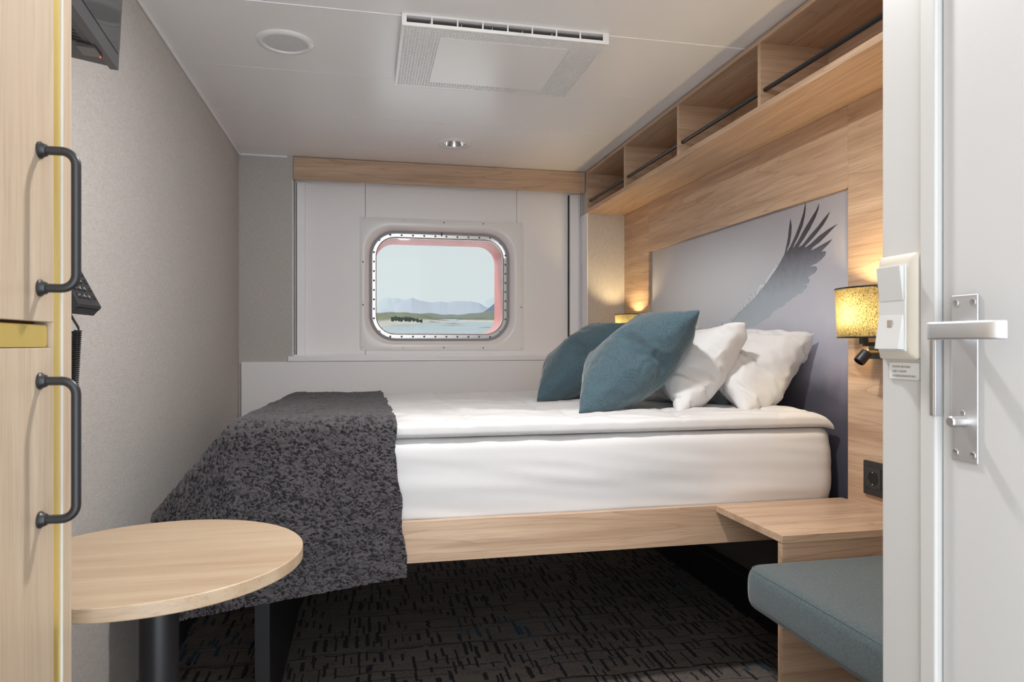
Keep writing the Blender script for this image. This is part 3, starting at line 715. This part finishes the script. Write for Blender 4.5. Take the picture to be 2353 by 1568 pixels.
# ---------------------------------------------------------------- bedside shelf + bench
ns = thing('bedside_shelf', 'oak bedside shelf with an upright side panel beside the bed rail', 'bedside table', (1.3, 1.78, FLOOR))
MB().box(1.067, 1.5285, 1.612, 1.9605, -.5205, -.501, .0008).build('top', M['oakX'], ns)
MB().box(1.069, 1.5285, 1.616, 1.636, FLOOR+.001, -.521, .0008).build('side_panel', wood('oak_x2', 'X', seed=8, cath=.7), ns)
bn = thing('bench', 'grey-teal upholstered bench seat in front of the bedside shelf', 'bench', (1.25, 1.2, FLOOR))
seat = soft_box('seat_cushion', .950, 1.500, .83, 1.609, -.668, -.563, .022, M['bench'], bn, .004, .002, 9, N=80, K=18)
for v in seat.data.vertices: pass
# piping seam along the top edge
pt = [(x, y, -.5690) for x, y in rr(.9555, 1.4945, .8355, 1.6035, .042, n=6, m=10)]; MB().tube(pt+[pt[0]], .0011, 6, False).build('piping', M['bench'], bn, True)
MB().box(1.42, 1.50, .83, 1.61, FLOOR+.001, -.669, .001).build('base', M['oakY'], bn)

# ---------------------------------------------------------------- round table by the wardrobe
tb = thing('round_table', 'small round pale oak table on a black column leg', 'table', (-.357, 1.314, FLOOR))
TC = (-.357, 1.314); R = .247
MB().lathe([(R-.0012, -.392), (R, -.3905), (R, -.3715), (R-.0015, -.370), (.0001, -.370)], (*TC, 0), n=128).build('tabletop', M['ashX'], tb, True)
MB().lathe([(.0325, -.392), (.0325, FLOOR+.015)], (TC[0]+.006, TC[1]-.004, 0), n=40).build('column', M['black'], tb, True)
MB().lathe([(.19, FLOOR+.001), (.19, FLOOR+.008), (.05, FLOOR+.016), (.0001, FLOOR+.016)], (*TC, 0), n=48).build('foot', M['black'], tb, True)

# ---------------------------------------------------------------- wardrobe
wd = thing('wardrobe', 'pale oak wardrobe with black bow handles at the left edge', 'wardrobe', (-.5, .4, FLOOR))
X0 = -.368; wz0, wz1 = FLOOR+.002, CEIL-.004
MB().box(-.655, X0, .9625, .988, wz0, wz1, .0012).build('side_panel', M['ashZ'], wd)
MB().box(-.655, X0-.030, -.19, .9605, wz0, wz1).build('body', M['ashZ'], wd)
dz0, dz1, sy = -.0045, .0262, .930
dr_ = MB().box(X0-.020, X0, -.189, .936, dz1, wz1, .001); dr_.box(X0-.020, X0, -.189, .936, wz0, dz0, .001); dr_.box(X0-.020, X0, sy, .936, dz0, dz1)
dr_.build('door', M['ashZ'], wd)
MB().box(X0-.028, X0-.0195, .30, .934, dz0-.003, dz1+.003).build('catch_recess', plain('recess_brown', srgb(120, 62, 24), .5), wd)
MB().prism(rr(.35, .9262, -.0035, .0225, .005, n=5, m=3), 'x', X0-.0194, X0-.004).build('catch_bar', M['brass'], wd)
MB().box(X0-.016, X0-.002, .9365, .9580, wz0, wz1, .001).build('edge_strip', M['brass'], wd)
MB().box(X0-.016, X0+.0005, .9583, .9622, wz0, wz1, .001).build('edge_seal', M['cream'], wd)
for zc0, zc1 in ((.065, .225), (-.204, -.043)):
    hx, hy = X0+.0385, .897; r_ = .016
    pts = [(X0, hy, zc1), (hx-r_, hy, zc1)]+[(hx-r_+r_*math.sin(a), hy, zc1-r_+r_*math.cos(a)) for a in [math.pi/2*k/8 for k in range(1, 9)]]
    pts += [(hx-r_+r_*math.cos(a), hy, zc0+r_-r_*math.sin(a)) for a in [math.pi/2*k/8 for k in range(0, 9)]]+[(X0, hy, zc0)]
    h = MB().tube(pts, .0052, 20)
    h.build('handle', M['black'], wd, True)
    hh = wd.children[-1] if False else bpy.data.objects[[o.name for o in wd.children][-1]]
    for z in (zc0, zc1):
        MB().lathe([(.0098, 0), (.0098, .002), (.0082, .0035), (.0068, .0075), (.0052, .008)], (X0+.0002, hy, z), (1, 0, 0), 28).build('flange', M['black'], wd, True)

# ---------------------------------------------------------------- television on the left wall
tv = thing('television', 'black wall television in the top left corner above the table', 'television', (-.6, 1.35, .75))
ang = math.radians(4.2); til = math.radians(3.0)
Rm = Matrix.Rotation(ang, 3, 'Z') @ Matrix.Rotation(til, 3, 'Y')   # screen faces +X, slightly down and towards the bed
corner = Vector((-.500, 1.577, .570))
def tvp(a, h, dpt): return corner+Rm @ Vector((-dpt, -a, h))         # a: towards the camera, h: up, dpt: behind the screen
def tvbox(a0, a1, h0, h1, d0, d1, taper=0):
    mb = MB(); v = []
    for dd, k in ((d0, 0), (d1, taper)):
        v.append([tvp(a0+k, h0+k, dd), tvp(a1-k, h0+k, dd), tvp(a1-k, h1-k, dd), tvp(a0+k, h1-k, dd)])
    return mb.loft(v, True, True, True)
tvbox(.0, .58, 0, .36, 0, .016).build('bezel', M['tvb'], tv)
tvbox(.012, .568, .030, .350, -.0012, .002).build('screen', M['screen'], tv)
tvbox(.012, .566, .002, .35, .016, .095, .006).build('rear_housing', M['blackp'], tv)
tvbox(.20, .38, .12, .26, .076, .128).build('wall_mount', M['black'], tv)
for k in range(7): tvbox(.12+k*.016, .128+k*.016, .003, .0065, .03, .055).build('port', plain('port_black', (.004, .004, .004), .6), tv)
tvbox(.070, .115, -.004, .004, .012, .045).build('sensor', plain('sensor_grey', (.16, .14, .14), .4), tv)
t = NT('led'); e = t.n('Emission'); e.inputs[0].default_value = (1, .03, .02, 1); e.inputs[1].default_value = 6; t.t.links.new(e.outputs[0], t.out.inputs[0])
MB().sphere(tvp(.074, -.0042, .014), .0014, 8).build('standby_light', t.m, tv, True)

# ---------------------------------------------------------------- telephone
ph = thing('wall_telephone', 'black keypad telephone mounted on the left wall behind the wardrobe', 'telephone', (-.655, 1.665, .12))
ya, yb_ = 1.604, 1.732
prof = [(-.659, .215), (-.652, .217), (-.5868, .0885), (-.5848, .084), (-.586, .080), (-.6005, .0665), (-.604, .065), (-.659, .072)]
MB().prism(prof, 'y', ya, yb_).build('body', M['blackp'], ph)
fd_ = Vector((-.652, 0, .217)); fe = Vector((-.5868, 0, .0885)); dn_ = (fe-fd_).normalized(); nrm_ = Vector((-dn_.z, 0, dn_.x))
if nrm_.x < 0: nrm_ = -nrm_
L = (fe-fd_).length; M['key'] = plain('phone_key', (.02, .02, .022), .4); M['ink'] = plain('white_ink', (.7, .7, .7), .6)
keys = '123456789*0#'
for r_i in range(5):
    for c_i in range(4):
        if c_i == 3 and r_i == 0: pass
        q = fd_+dn_*(L-.017-.0195*(4-r_i)); y = ya+.030+c_i*.0245 if c_i < 3 else ya+.112
        q = Vector((q.x, y, q.z)); o = q+nrm_*.0005
        q_h = .0026
        mb = MB(); w, hgt = (.0085, .0062) if c_i < 3 else (.005, .005)
        ri = lambda k, e_: [q+Vector((0, 1, 0))*a*k+dn_*b*k+nrm_*e_ for a, b in rr(-w, w, -hgt, hgt, .003, n=3, m=2)]
        mb.loft([ri(1, -.0005), ri(1, q_h*.6), ri(.85, q_h)], True, False, True)
        kb = mb.build('key', M['key'], ph, True)
        if c_i < 3 and r_i > 0:
            chh = keys[(r_i-1)*3+(2-c_i)] if False else keys[(r_i-1)*3+c_i]
            text_mesh(chh, .009, M['ink'], q+nrm_*(q_h+.0002)+Vector((0, -.003, 0))+dn_*.003, (0, 1, 0), -dn_, 'numeral', kb, .0002)
MB().prism([(-.585, .0845), (-.5835, .0845), (-.600, .064), (-.602, .066)], 'y', ya+.002, yb_-.002).build('lip', plain('phone_lip', (.07, .075, .085), .25), ph)
cord = MB(); base = Vector((-.612, 1.632, .066))
cord.tube([base, base+Vector((.004, .006, -.012)), base+Vector((.012, .012, -.030)), base+Vector((.014, .010, -.038)), base+Vector((.006, .006, -.038))], .0026, 8)
pts = []; Nn = 34*12
for i in range(Nn):
    f_ = i/Nn; rr_ = .0088*(1-.25*f_); zz = .028-.155*f_
    pts.append((-.602-.006*f_+rr_*math.cos(i/12*2*math.pi), 1.640+rr_*math.sin(i/12*2*math.pi), zz))
cord.tube(pts, .0019, 6)
cord.tube([pts[-1], (-.612, 1.63, -.16), (-.63, 1.61, -.175), (-.655, 1.58, -.14)], .0024, 8)
cord.build('coiled_cord', M['blackg'], ph, True)

# ---------------------------------------------------------------- entry wall, door
XE = .667
struct('wall_entry', MB().box(XE, 1.562, .7185, .787, FLOOR, CEIL, .003), M['entry'])
struct('wall_entry_near', MB().box(XE, .75, -.2, -.13, FLOOR, CEIL), M['entry'])
struct('trim_8', MB().box(XE-.006, XE+.05, .6935, .7180, FLOOR, CEIL, .003, 3), M['entry'])
struct('trim_9', MB().box(XE+.05, XE+.11, -.13, .7185, FLOOR, CEIL), M['entry'])
MB().box(XE-.004, XE+.03, .6915, .6934, FLOOR, CEIL)
d1 = thing('door_1', None, None, (XE, .3, FLOOR)); d1['kind'] = 'structure'
MB().box(XE+.002, XE+.045, -.125, .6915, FLOOR+.006, CEIL-.02, .002).build('door_leaf', plain('door_paint', (.56, .555, .55), .4, bumps=(60, .03, .001)), d1)
MB().box(XE-.0085, XE-.0055, .694, .700, -.085, .012, .001).build('strike_plate', M['steelb'], d1)
MB().box(XE-.0082, XE+.001, .6915, .6938, -.085, .012, .0005).build('strike_lip', M['steel'], d1)
py0, py1, pz0, pz1 = .6415, .6765, -.134, .056
MB().box(XE-.0005, XE+.002, py0, py1, pz0, pz1, .0007).build('handle_plate', M['steel'], d1)
pc = (py0+py1)/2
for y in (py0+.006, py1-.006):
    for z in (pz0+.009, pz1-.009):
        MB().lathe([(.0038, 0), (.0036, .0008), (.0015, .0003), (.0001, .0003)], (XE-.0005, y, z), (-1, 0, 0), 20).build('screw', M['steelb'], d1, True)
# flat lever: neck out of the plate, bend, bar towards the camera, return to the door
hz = .0145; hw = .0098
path = [(XE, pc+.006), (XE-.034, pc+.006)]+[(XE-.034-.012*math.sin(a), pc+.006-.012*(1-math.cos(a))) for a in [math.pi/2*k/6 for k in range(1, 7)]]
path += [(XE-.046, .605), (XE-.045, .585), (XE-.042, .577), (XE-.037, .573)]
th_ = .0042; rings = []
for i, (x, y) in enumerate(path):
    a = Vector(path[max(i-1, 0)]); b = Vector(path[min(i+1, len(path)-1)]); tg = (b-a).normalized(); nn = Vector((-tg.y, tg.x))
    sec = rr(-th_, th_, -hw, hw, .0025, n=3, m=2)
    rings.append([(x+nn.x*p, y+nn.y*p, hz+q) for p, q in sec])
MB().loft(rings, True, True, True).build('lever', M['steel'], d1, True)
MB().lathe([(.0062, 0), (.0062, .018), (.005, .0195), (.0001, .0195)], (XE-.0005, pc, -.088), (-1, 0, 0), 28).build('thumb_turn', M['steelb'], d1, True)
MB().lathe([(.0032, 0), (.003, .0006), (.0001, .0002)], (XE-.0005, pc+.002, -.079), (-1, 0, 0), 20).build('pin_hole', M['steelb'], d1, True)

# switch block
sw = thing('light_switch', 'cream double rocker light switch on the white entry wall', 'switch', (XE, .748, .035))
f_ = [(.7835, .7215, .108, -.021)]
Ya, Yb, Za, Zb = .7195, .7840, -.0195, .113
MB().loft([[(XE-.0002, y, z) for y, z in rr(Ya, Yb, Za, Zb, .004)], [(XE-.006, y, z) for y, z in rr(Ya+.0005, Yb-.0005, Za+.0005, Zb-.0005, .004)], [(XE-.0115, y, z) for y, z in rr(Ya+.008, Yb-.006, Za+.008, Zb-.009, .003)]], True, True, True).build('frame', M['cream'], sw, True)
def rocker(zlo, zhi, out_lo, out_hi):
    y0_, y1_ = .7335, .7760
    v = [[(XE-.010, y0_, zlo), (XE-.010, y1_, zlo), (XE-.010, y1_, zhi), (XE-.010, y0_, zhi)],
         [(XE-out_lo, y0_+.0015, zlo+.001), (XE-out_lo, y1_-.0015, zlo+.001), (XE-out_hi, y1_-.0015, zhi-.001), (XE-out_hi, y0_+.0015, zhi-.001)]]
    o = MB().loft(v, True, True, True).build('rocker', M['rocker'], sw); return o
MB().box(XE-.0135, XE-.010, .732, .777, -.009, .099, .0005).build('insert', M['rocker'], sw)
rocker(.054, .098, .014, .019); rocker(-.007, .037, .0215, .0145)
MB().box(XE-.0172, XE-.0150, .750, .7575, .0205, .030).build('indicator', plain('switch_window', srgb(160, 148, 136), .4), sw)
ink2 = plain('grey_ink', srgb(150, 138, 128), .7)
sg = thing('sign_plate', 'small white engraved FLOOR HEATING sign below the switch', 'sign', (XE, .747, -.035))
MB().box(XE-.0022, XE-.0002, .7225, .7715, -.0445, -.0235, .0004).build('plate', plain('sign_white', (.66, .66, .65), .4), sg)
for i, s in enumerate(('FLOOR HEATING', 'GULV VARME', 'FUSSBODENHEIZUNG')):
    o = text_mesh(s, .0039, ink2, (XE-.0024, .7655, -.0300-i*.0058), (0, -1, 0), (0, 0, 1), 'lettering', sg, .0002)

# ================================================================== OUTSIDE (the ship heels a little)
HT = .0402
def sea_dist(v): return 8.0/(HT-(791-v)/F*1.0)
def outp(u, v, D): d = ray(u, v); return d*(D/d.y)
t = NT('sea_water'); nz = t.noise(t.coord((.02, .16, 1)), 1, 4, .6)
t.pbr(t.mix(t.ramp(nz, [(.4, (0, 0, 0)), (.65, (1, 1, 1))]), srgb(150, 160, 166), srgb(184, 193, 198)), .7, Specular_IOR_Level=.06)
me = bpy.data.meshes.new('sea'); D0, D1 = 60, 2600
me.from_pydata([(-900, D0, -8+HT*D0), (1500, D0, -8+HT*D0), (1500, D1, -8+HT*D1), (-900, D1, -8+HT*D1)], [], [(0, 1, 2, 3)])
o = link('sea', me, t.m); tag(o, 'calm pale blue sea outside the window', 'sea', kind='stuff')
def interp(pts, u):
    return np.interp(u, [p[0] for p in pts], [p[1] for p in pts])
def land(name, top, base, D, depth, mat, label, cat, du=1.5, rough=1.0, seed=0, rocks=.0, group=None, nrow=26):
    us = np.arange(top[0][0], top[-1][0]+.01, du); n = len(us)
    rows = nrow; X = np.zeros((n, rows+6)); Y = X.copy(); Z = X.copy(); Hh = X.copy()
    for i, u in enumerate(us):
        vt = interp(top, u)+rough*(fbm(np.array([u*.11+seed]), np.array([seed*1.0]), 4)[0]-.47)*3
        vb = interp(base, u) if base else vt+8
        vt = min(vt, vb-.15)
        Df = sea_dist(vb) if D is None else D
        Df = min(Df, 30000)
        for j in range(rows+6):
            f = j/(rows-1)
            if j < rows:
                v_ = vb+(vt-vb)*f**.9; Dj = Df+depth*f
                if 0 < j < rows-1: v_ += .35*rough*(fbm(np.array([u*.35+seed]), np.array([j*.6+seed]), 3)[0]-.47)
                p = outp(u, v_, Dj)
            else:
                p = outp(u, vt, Df+depth); p = Vector((p.x, p.y+depth*.4*(j-rows+1)/6, p.z-abs(vb-vt)/F*(Df+depth)*((j-rows+1)/6)**1.5*1.3))
            X[i, j], Y[i, j], Z[i, j] = p; Hh[i, j] = min(1, f)
    if D is None: Z[:, 0] -= .5
    me = grid_mesh(name, X, Y, Z); at = me.attributes.new('h', 'FLOAT', 'POINT'); at.data.foreach_set('value', Hh.ravel().astype(np.float32))
    o = link(name, me, mat, None, True, False); c = (float(X.mean()), float(Y.mean()), float(Z.min())); rebase(o, c); tag(o, label, cat, group); return o
def land_mat(name, cols, rock=None, sc=.05, thr=(.3, .45)):
    t = NT(name); n1 = t.noise(t.coord((1, .12, 2.5)), sc*4, 5, .75); n2 = t.noise(t.coord((1, .12, 3)), sc*14, 3, .75)
    col = t.ramp(t.math('ADD', t.math('MULTIPLY', n1, .5), t.math('MULTIPLY', n2, .5)), cols)
    if rock:
        at = t.n('Attribute', attribute_name='h'); f = t.math('ADD', at.outputs['Fac'], t.math('MULTIPLY', t.math('SUBTRACT', n2, .5), .55))
        col = t.mix(t.ramp(f, [(thr[0], (0, 0, 0)), (thr[1], (1, 1, 1))]), t.mix(n2, rock[0], rock[1]), col)
    t.pbr(col, .95); return t.m
haze1 = plain('hazed_far_rock', srgb(198, 206, 212), 1, Specular_IOR_Level=0); haze2 = plain('hazed_mid_rock', srgb(188, 193, 205), 1, Specular_IOR_Level=0)  # distance haze is painted into these pale blue base colours
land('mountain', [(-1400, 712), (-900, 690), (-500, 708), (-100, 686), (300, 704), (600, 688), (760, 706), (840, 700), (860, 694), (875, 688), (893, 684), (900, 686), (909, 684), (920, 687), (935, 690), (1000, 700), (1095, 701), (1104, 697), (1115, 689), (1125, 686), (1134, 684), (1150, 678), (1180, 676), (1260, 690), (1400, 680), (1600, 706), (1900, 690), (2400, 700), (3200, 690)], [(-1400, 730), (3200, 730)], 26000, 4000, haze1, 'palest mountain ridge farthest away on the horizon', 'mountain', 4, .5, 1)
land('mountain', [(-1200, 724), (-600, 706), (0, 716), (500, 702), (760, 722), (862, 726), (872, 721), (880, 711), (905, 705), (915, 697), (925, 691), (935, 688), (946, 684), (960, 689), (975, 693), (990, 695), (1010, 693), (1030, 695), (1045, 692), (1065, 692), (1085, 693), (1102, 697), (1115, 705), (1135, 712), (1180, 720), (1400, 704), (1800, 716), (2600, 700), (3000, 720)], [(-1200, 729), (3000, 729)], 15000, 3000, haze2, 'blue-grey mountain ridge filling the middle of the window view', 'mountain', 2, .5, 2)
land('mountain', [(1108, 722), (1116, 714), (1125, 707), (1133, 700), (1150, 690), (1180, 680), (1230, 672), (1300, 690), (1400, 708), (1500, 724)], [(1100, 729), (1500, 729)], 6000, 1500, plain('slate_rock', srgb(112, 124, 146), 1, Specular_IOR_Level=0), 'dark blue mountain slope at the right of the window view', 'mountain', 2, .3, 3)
gm = land_mat('heath', [(.35, srgb(72, 84, 76)), (.5, srgb(100, 108, 92)), (.60, srgb(140, 136, 126))], sc=.03)
land('hill', [(950, 726), (970, 721), (985, 719), (1000, 721), (1020, 724), (1035, 723), (1055, 724), (1075, 721), (1100, 719), (1120, 716), (1134, 714), (1160, 711), (1300, 716), (1500, 712), (1900, 720), (2300, 726)], [(950, 731.5), (2300, 733)], 2300, 500, gm, 'low dark green hills on the far shore', 'hill', 1.5, .5, 4)
em = land_mat('island_ground', [(.36, srgb(54, 68, 50)), (.5, srgb(96, 104, 68)), (.60, srgb(160, 150, 120))], (srgb(128, 112, 98), srgb(236, 230, 222)), .10, (.36, .50))
land('island', [(400, 735), (520, 724), (660, 716), (780, 720), (835, 719), (850, 719), (866, 719.5), (890, 718), (910, 717.5), (935, 718.5), (960, 720.5), (985, 725), (1000, 730), (1012, 734), (1030, 736.5)], [(400, 750), (700, 757), (835, 757), (874, 754), (900, 751), (930, 749), (960, 746), (975, 744), (1000, 740.5), (1031, 737.8)], None, 260, em, 'green island with pale rocky shore at the left of the window view', 'island', 1.0, .8, 5)
land('island', [(1050, 735), (1056, 733), (1070, 732.5), (1100, 732.5), (1134, 732), (1165, 731), (1300, 728), (1450, 735)], [(1050, 737.5), (1165, 741), (1450, 742)], None, 200, em, 'low green strip of land at the right of the window view', 'island', 1.0, .4, 6)
rk = land_mat('skerry_rock', [(.35, srgb(92, 78, 68)), (.5, srgb(150, 140, 128)), (.65, srgb(200, 194, 184))], sc=.2)
for i, (a, b, ytop, yb2, lb) in enumerate([(1007, 1072, 746.8, 749.5, 'long low skerry, the nearest of the bare rocks in the sea'), (1018, 1064, 741.5, 745.2, 'pale skerry just behind the long low one'), (1098, 1140, 750.5, 753.2, 'bare skerry at the right edge of the window view'), (965, 1015, 738.0, 741.8, 'reddish flat rocks off the tip of the green island')]):
    land('skerry', [(a, yb2-.3), (a+(b-a)*.2, (ytop+yb2)/2), ((a+b)/2, ytop), (b-(b-a)*.25, (ytop+yb2)/2), (b, yb2-.3)], [(a, yb2), (b, yb2)], None, 14, rk, lb, 'rock', 1.0, .25, 10+i, group='bare rocks in the sea', nrow=8)
tm = land_mat('dark_foliage', [(.35, srgb(40, 58, 50)), (.6, srgb(72, 92, 74))], sc=.6)
r3 = random.Random(4)
spots = [(905, 733), (910, 732), (915, 733), (920, 733.5), (932, 733), (938, 733), (944, 734), (951, 734), (958, 736), (966, 736.5)]
def tree_mesh():
    mb = MB(); mb.tube([(0, 0, 0), (0, 0, 3)], .3, 6)
    for k in range(9): mb.sphere((r3.uniform(-1.9, 1.9), r3.uniform(-1.5, 1.5), r3.uniform(1.0, 5.0)), r3.uniform(1.3, 2.2), 8, (1, 1, 1.1))
    for v in mb.bm.verts:
        if v.co.z > .5: v.co += Vector((r3.uniform(-.3, .3), r3.uniform(-.3, .3), r3.uniform(-.3, .3)))
    return mb
first = tree_mesh().build('tree', tm, None, False)
for i, (u, v) in enumerate(spots):
    o = first if i == 0 else first.copy()
    if i: C.objects.link(o)
    D = 560+8*i; p = outp(u, v, D); o.location = p-Vector((0, 0, 2.0)); s = r3.uniform(.40, .62); o.scale = (s*1.3, s, s); o.rotation_euler.z = i
    tag(o, 'small dark tree among the clump on the green island', 'tree', 'dark trees on the green island')

# ================================================================== LIGHT
w = bpy.data.worlds.new('world'); bpy.context.scene.world = w; w.use_nodes = True; nt = w.node_tree; nt.nodes.clear()
bg = nt.nodes.new('ShaderNodeBackground'); bg.inputs[0].default_value = (.690, .750, .800, 1); WS = 3.8; bg.inputs[1].default_value = WS
wo = nt.nodes.new('ShaderNodeOutputWorld'); nt.links.new(bg.outputs[0], wo.inputs[0])
tr_.inputs[0].default_value = (.855/WS**.5, .866/WS**.5, .845/WS**.5, 1)
sun = bpy.data.lights.new('sun', 'SUN'); sun.energy = 4; sun.angle = math.radians(2); sun.color = (1, .95, .88)
su = bpy.data.objects.new('sun', sun); C.objects.link(su); su.rotation_euler = Vector((.74, -.27, -.50)).to_track_quat('-Z', 'Y').to_euler()
def area(name, loc, size, energy, color=(1, .97, .93), rot=(0, 0, 0)):
    l = bpy.data.lights.new(name, 'AREA'); l.shape = 'RECTANGLE'; l.size, l.size_y = size; l.energy = energy; l.color = color
    o = bpy.data.objects.new(name, l); C.objects.link(o); o.location = loc; o.rotation_euler = rot; return o
def down(name, loc, energy, size=.11):
    l = bpy.data.lights.new(name, 'AREA'); l.shape = 'DISK'; l.size = size; l.energy = energy; l.color = (1, .98, .96)
    o = bpy.data.objects.new(name, l); C.objects.link(o); o.location = loc; return o
down('cabin_fill', (.38, 1.45, CEIL-.004), 17)  # added ceiling light out of view, fills the cabin
sk = bpy.data.lights.new('sky_fill', 'SUN'); sk.energy = 10; sk.angle = math.radians(110); sk.color = (.90, .96, 1)  # second, broad sun added to strengthen daylight through the window
so_ = bpy.data.objects.new('sky_fill', sk); C.objects.link(so_); so_.rotation_euler = Vector((0, -1, -.25)).to_track_quat('-Z', 'Y').to_euler()
sc = bpy.context.scene
sc.view_settings.view_transform = 'Standard'; sc.view_settings.look = 'None'; sc.view_settings.gamma = 1
sc.view_settings.exposure = 0.42; sc.view_settings.use_curve_mapping = False
sc.cycles.max_bounces = 10; sc.cycles.diffuse_bounces = 6; sc.cycles.glossy_bounces = 4; sc.cycles.transparent_max_bounces = 8
sc.cycles.sample_clamp_indirect = 6; sc.cycles.caustics_reflective = False; sc.cycles.caustics_refractive = False
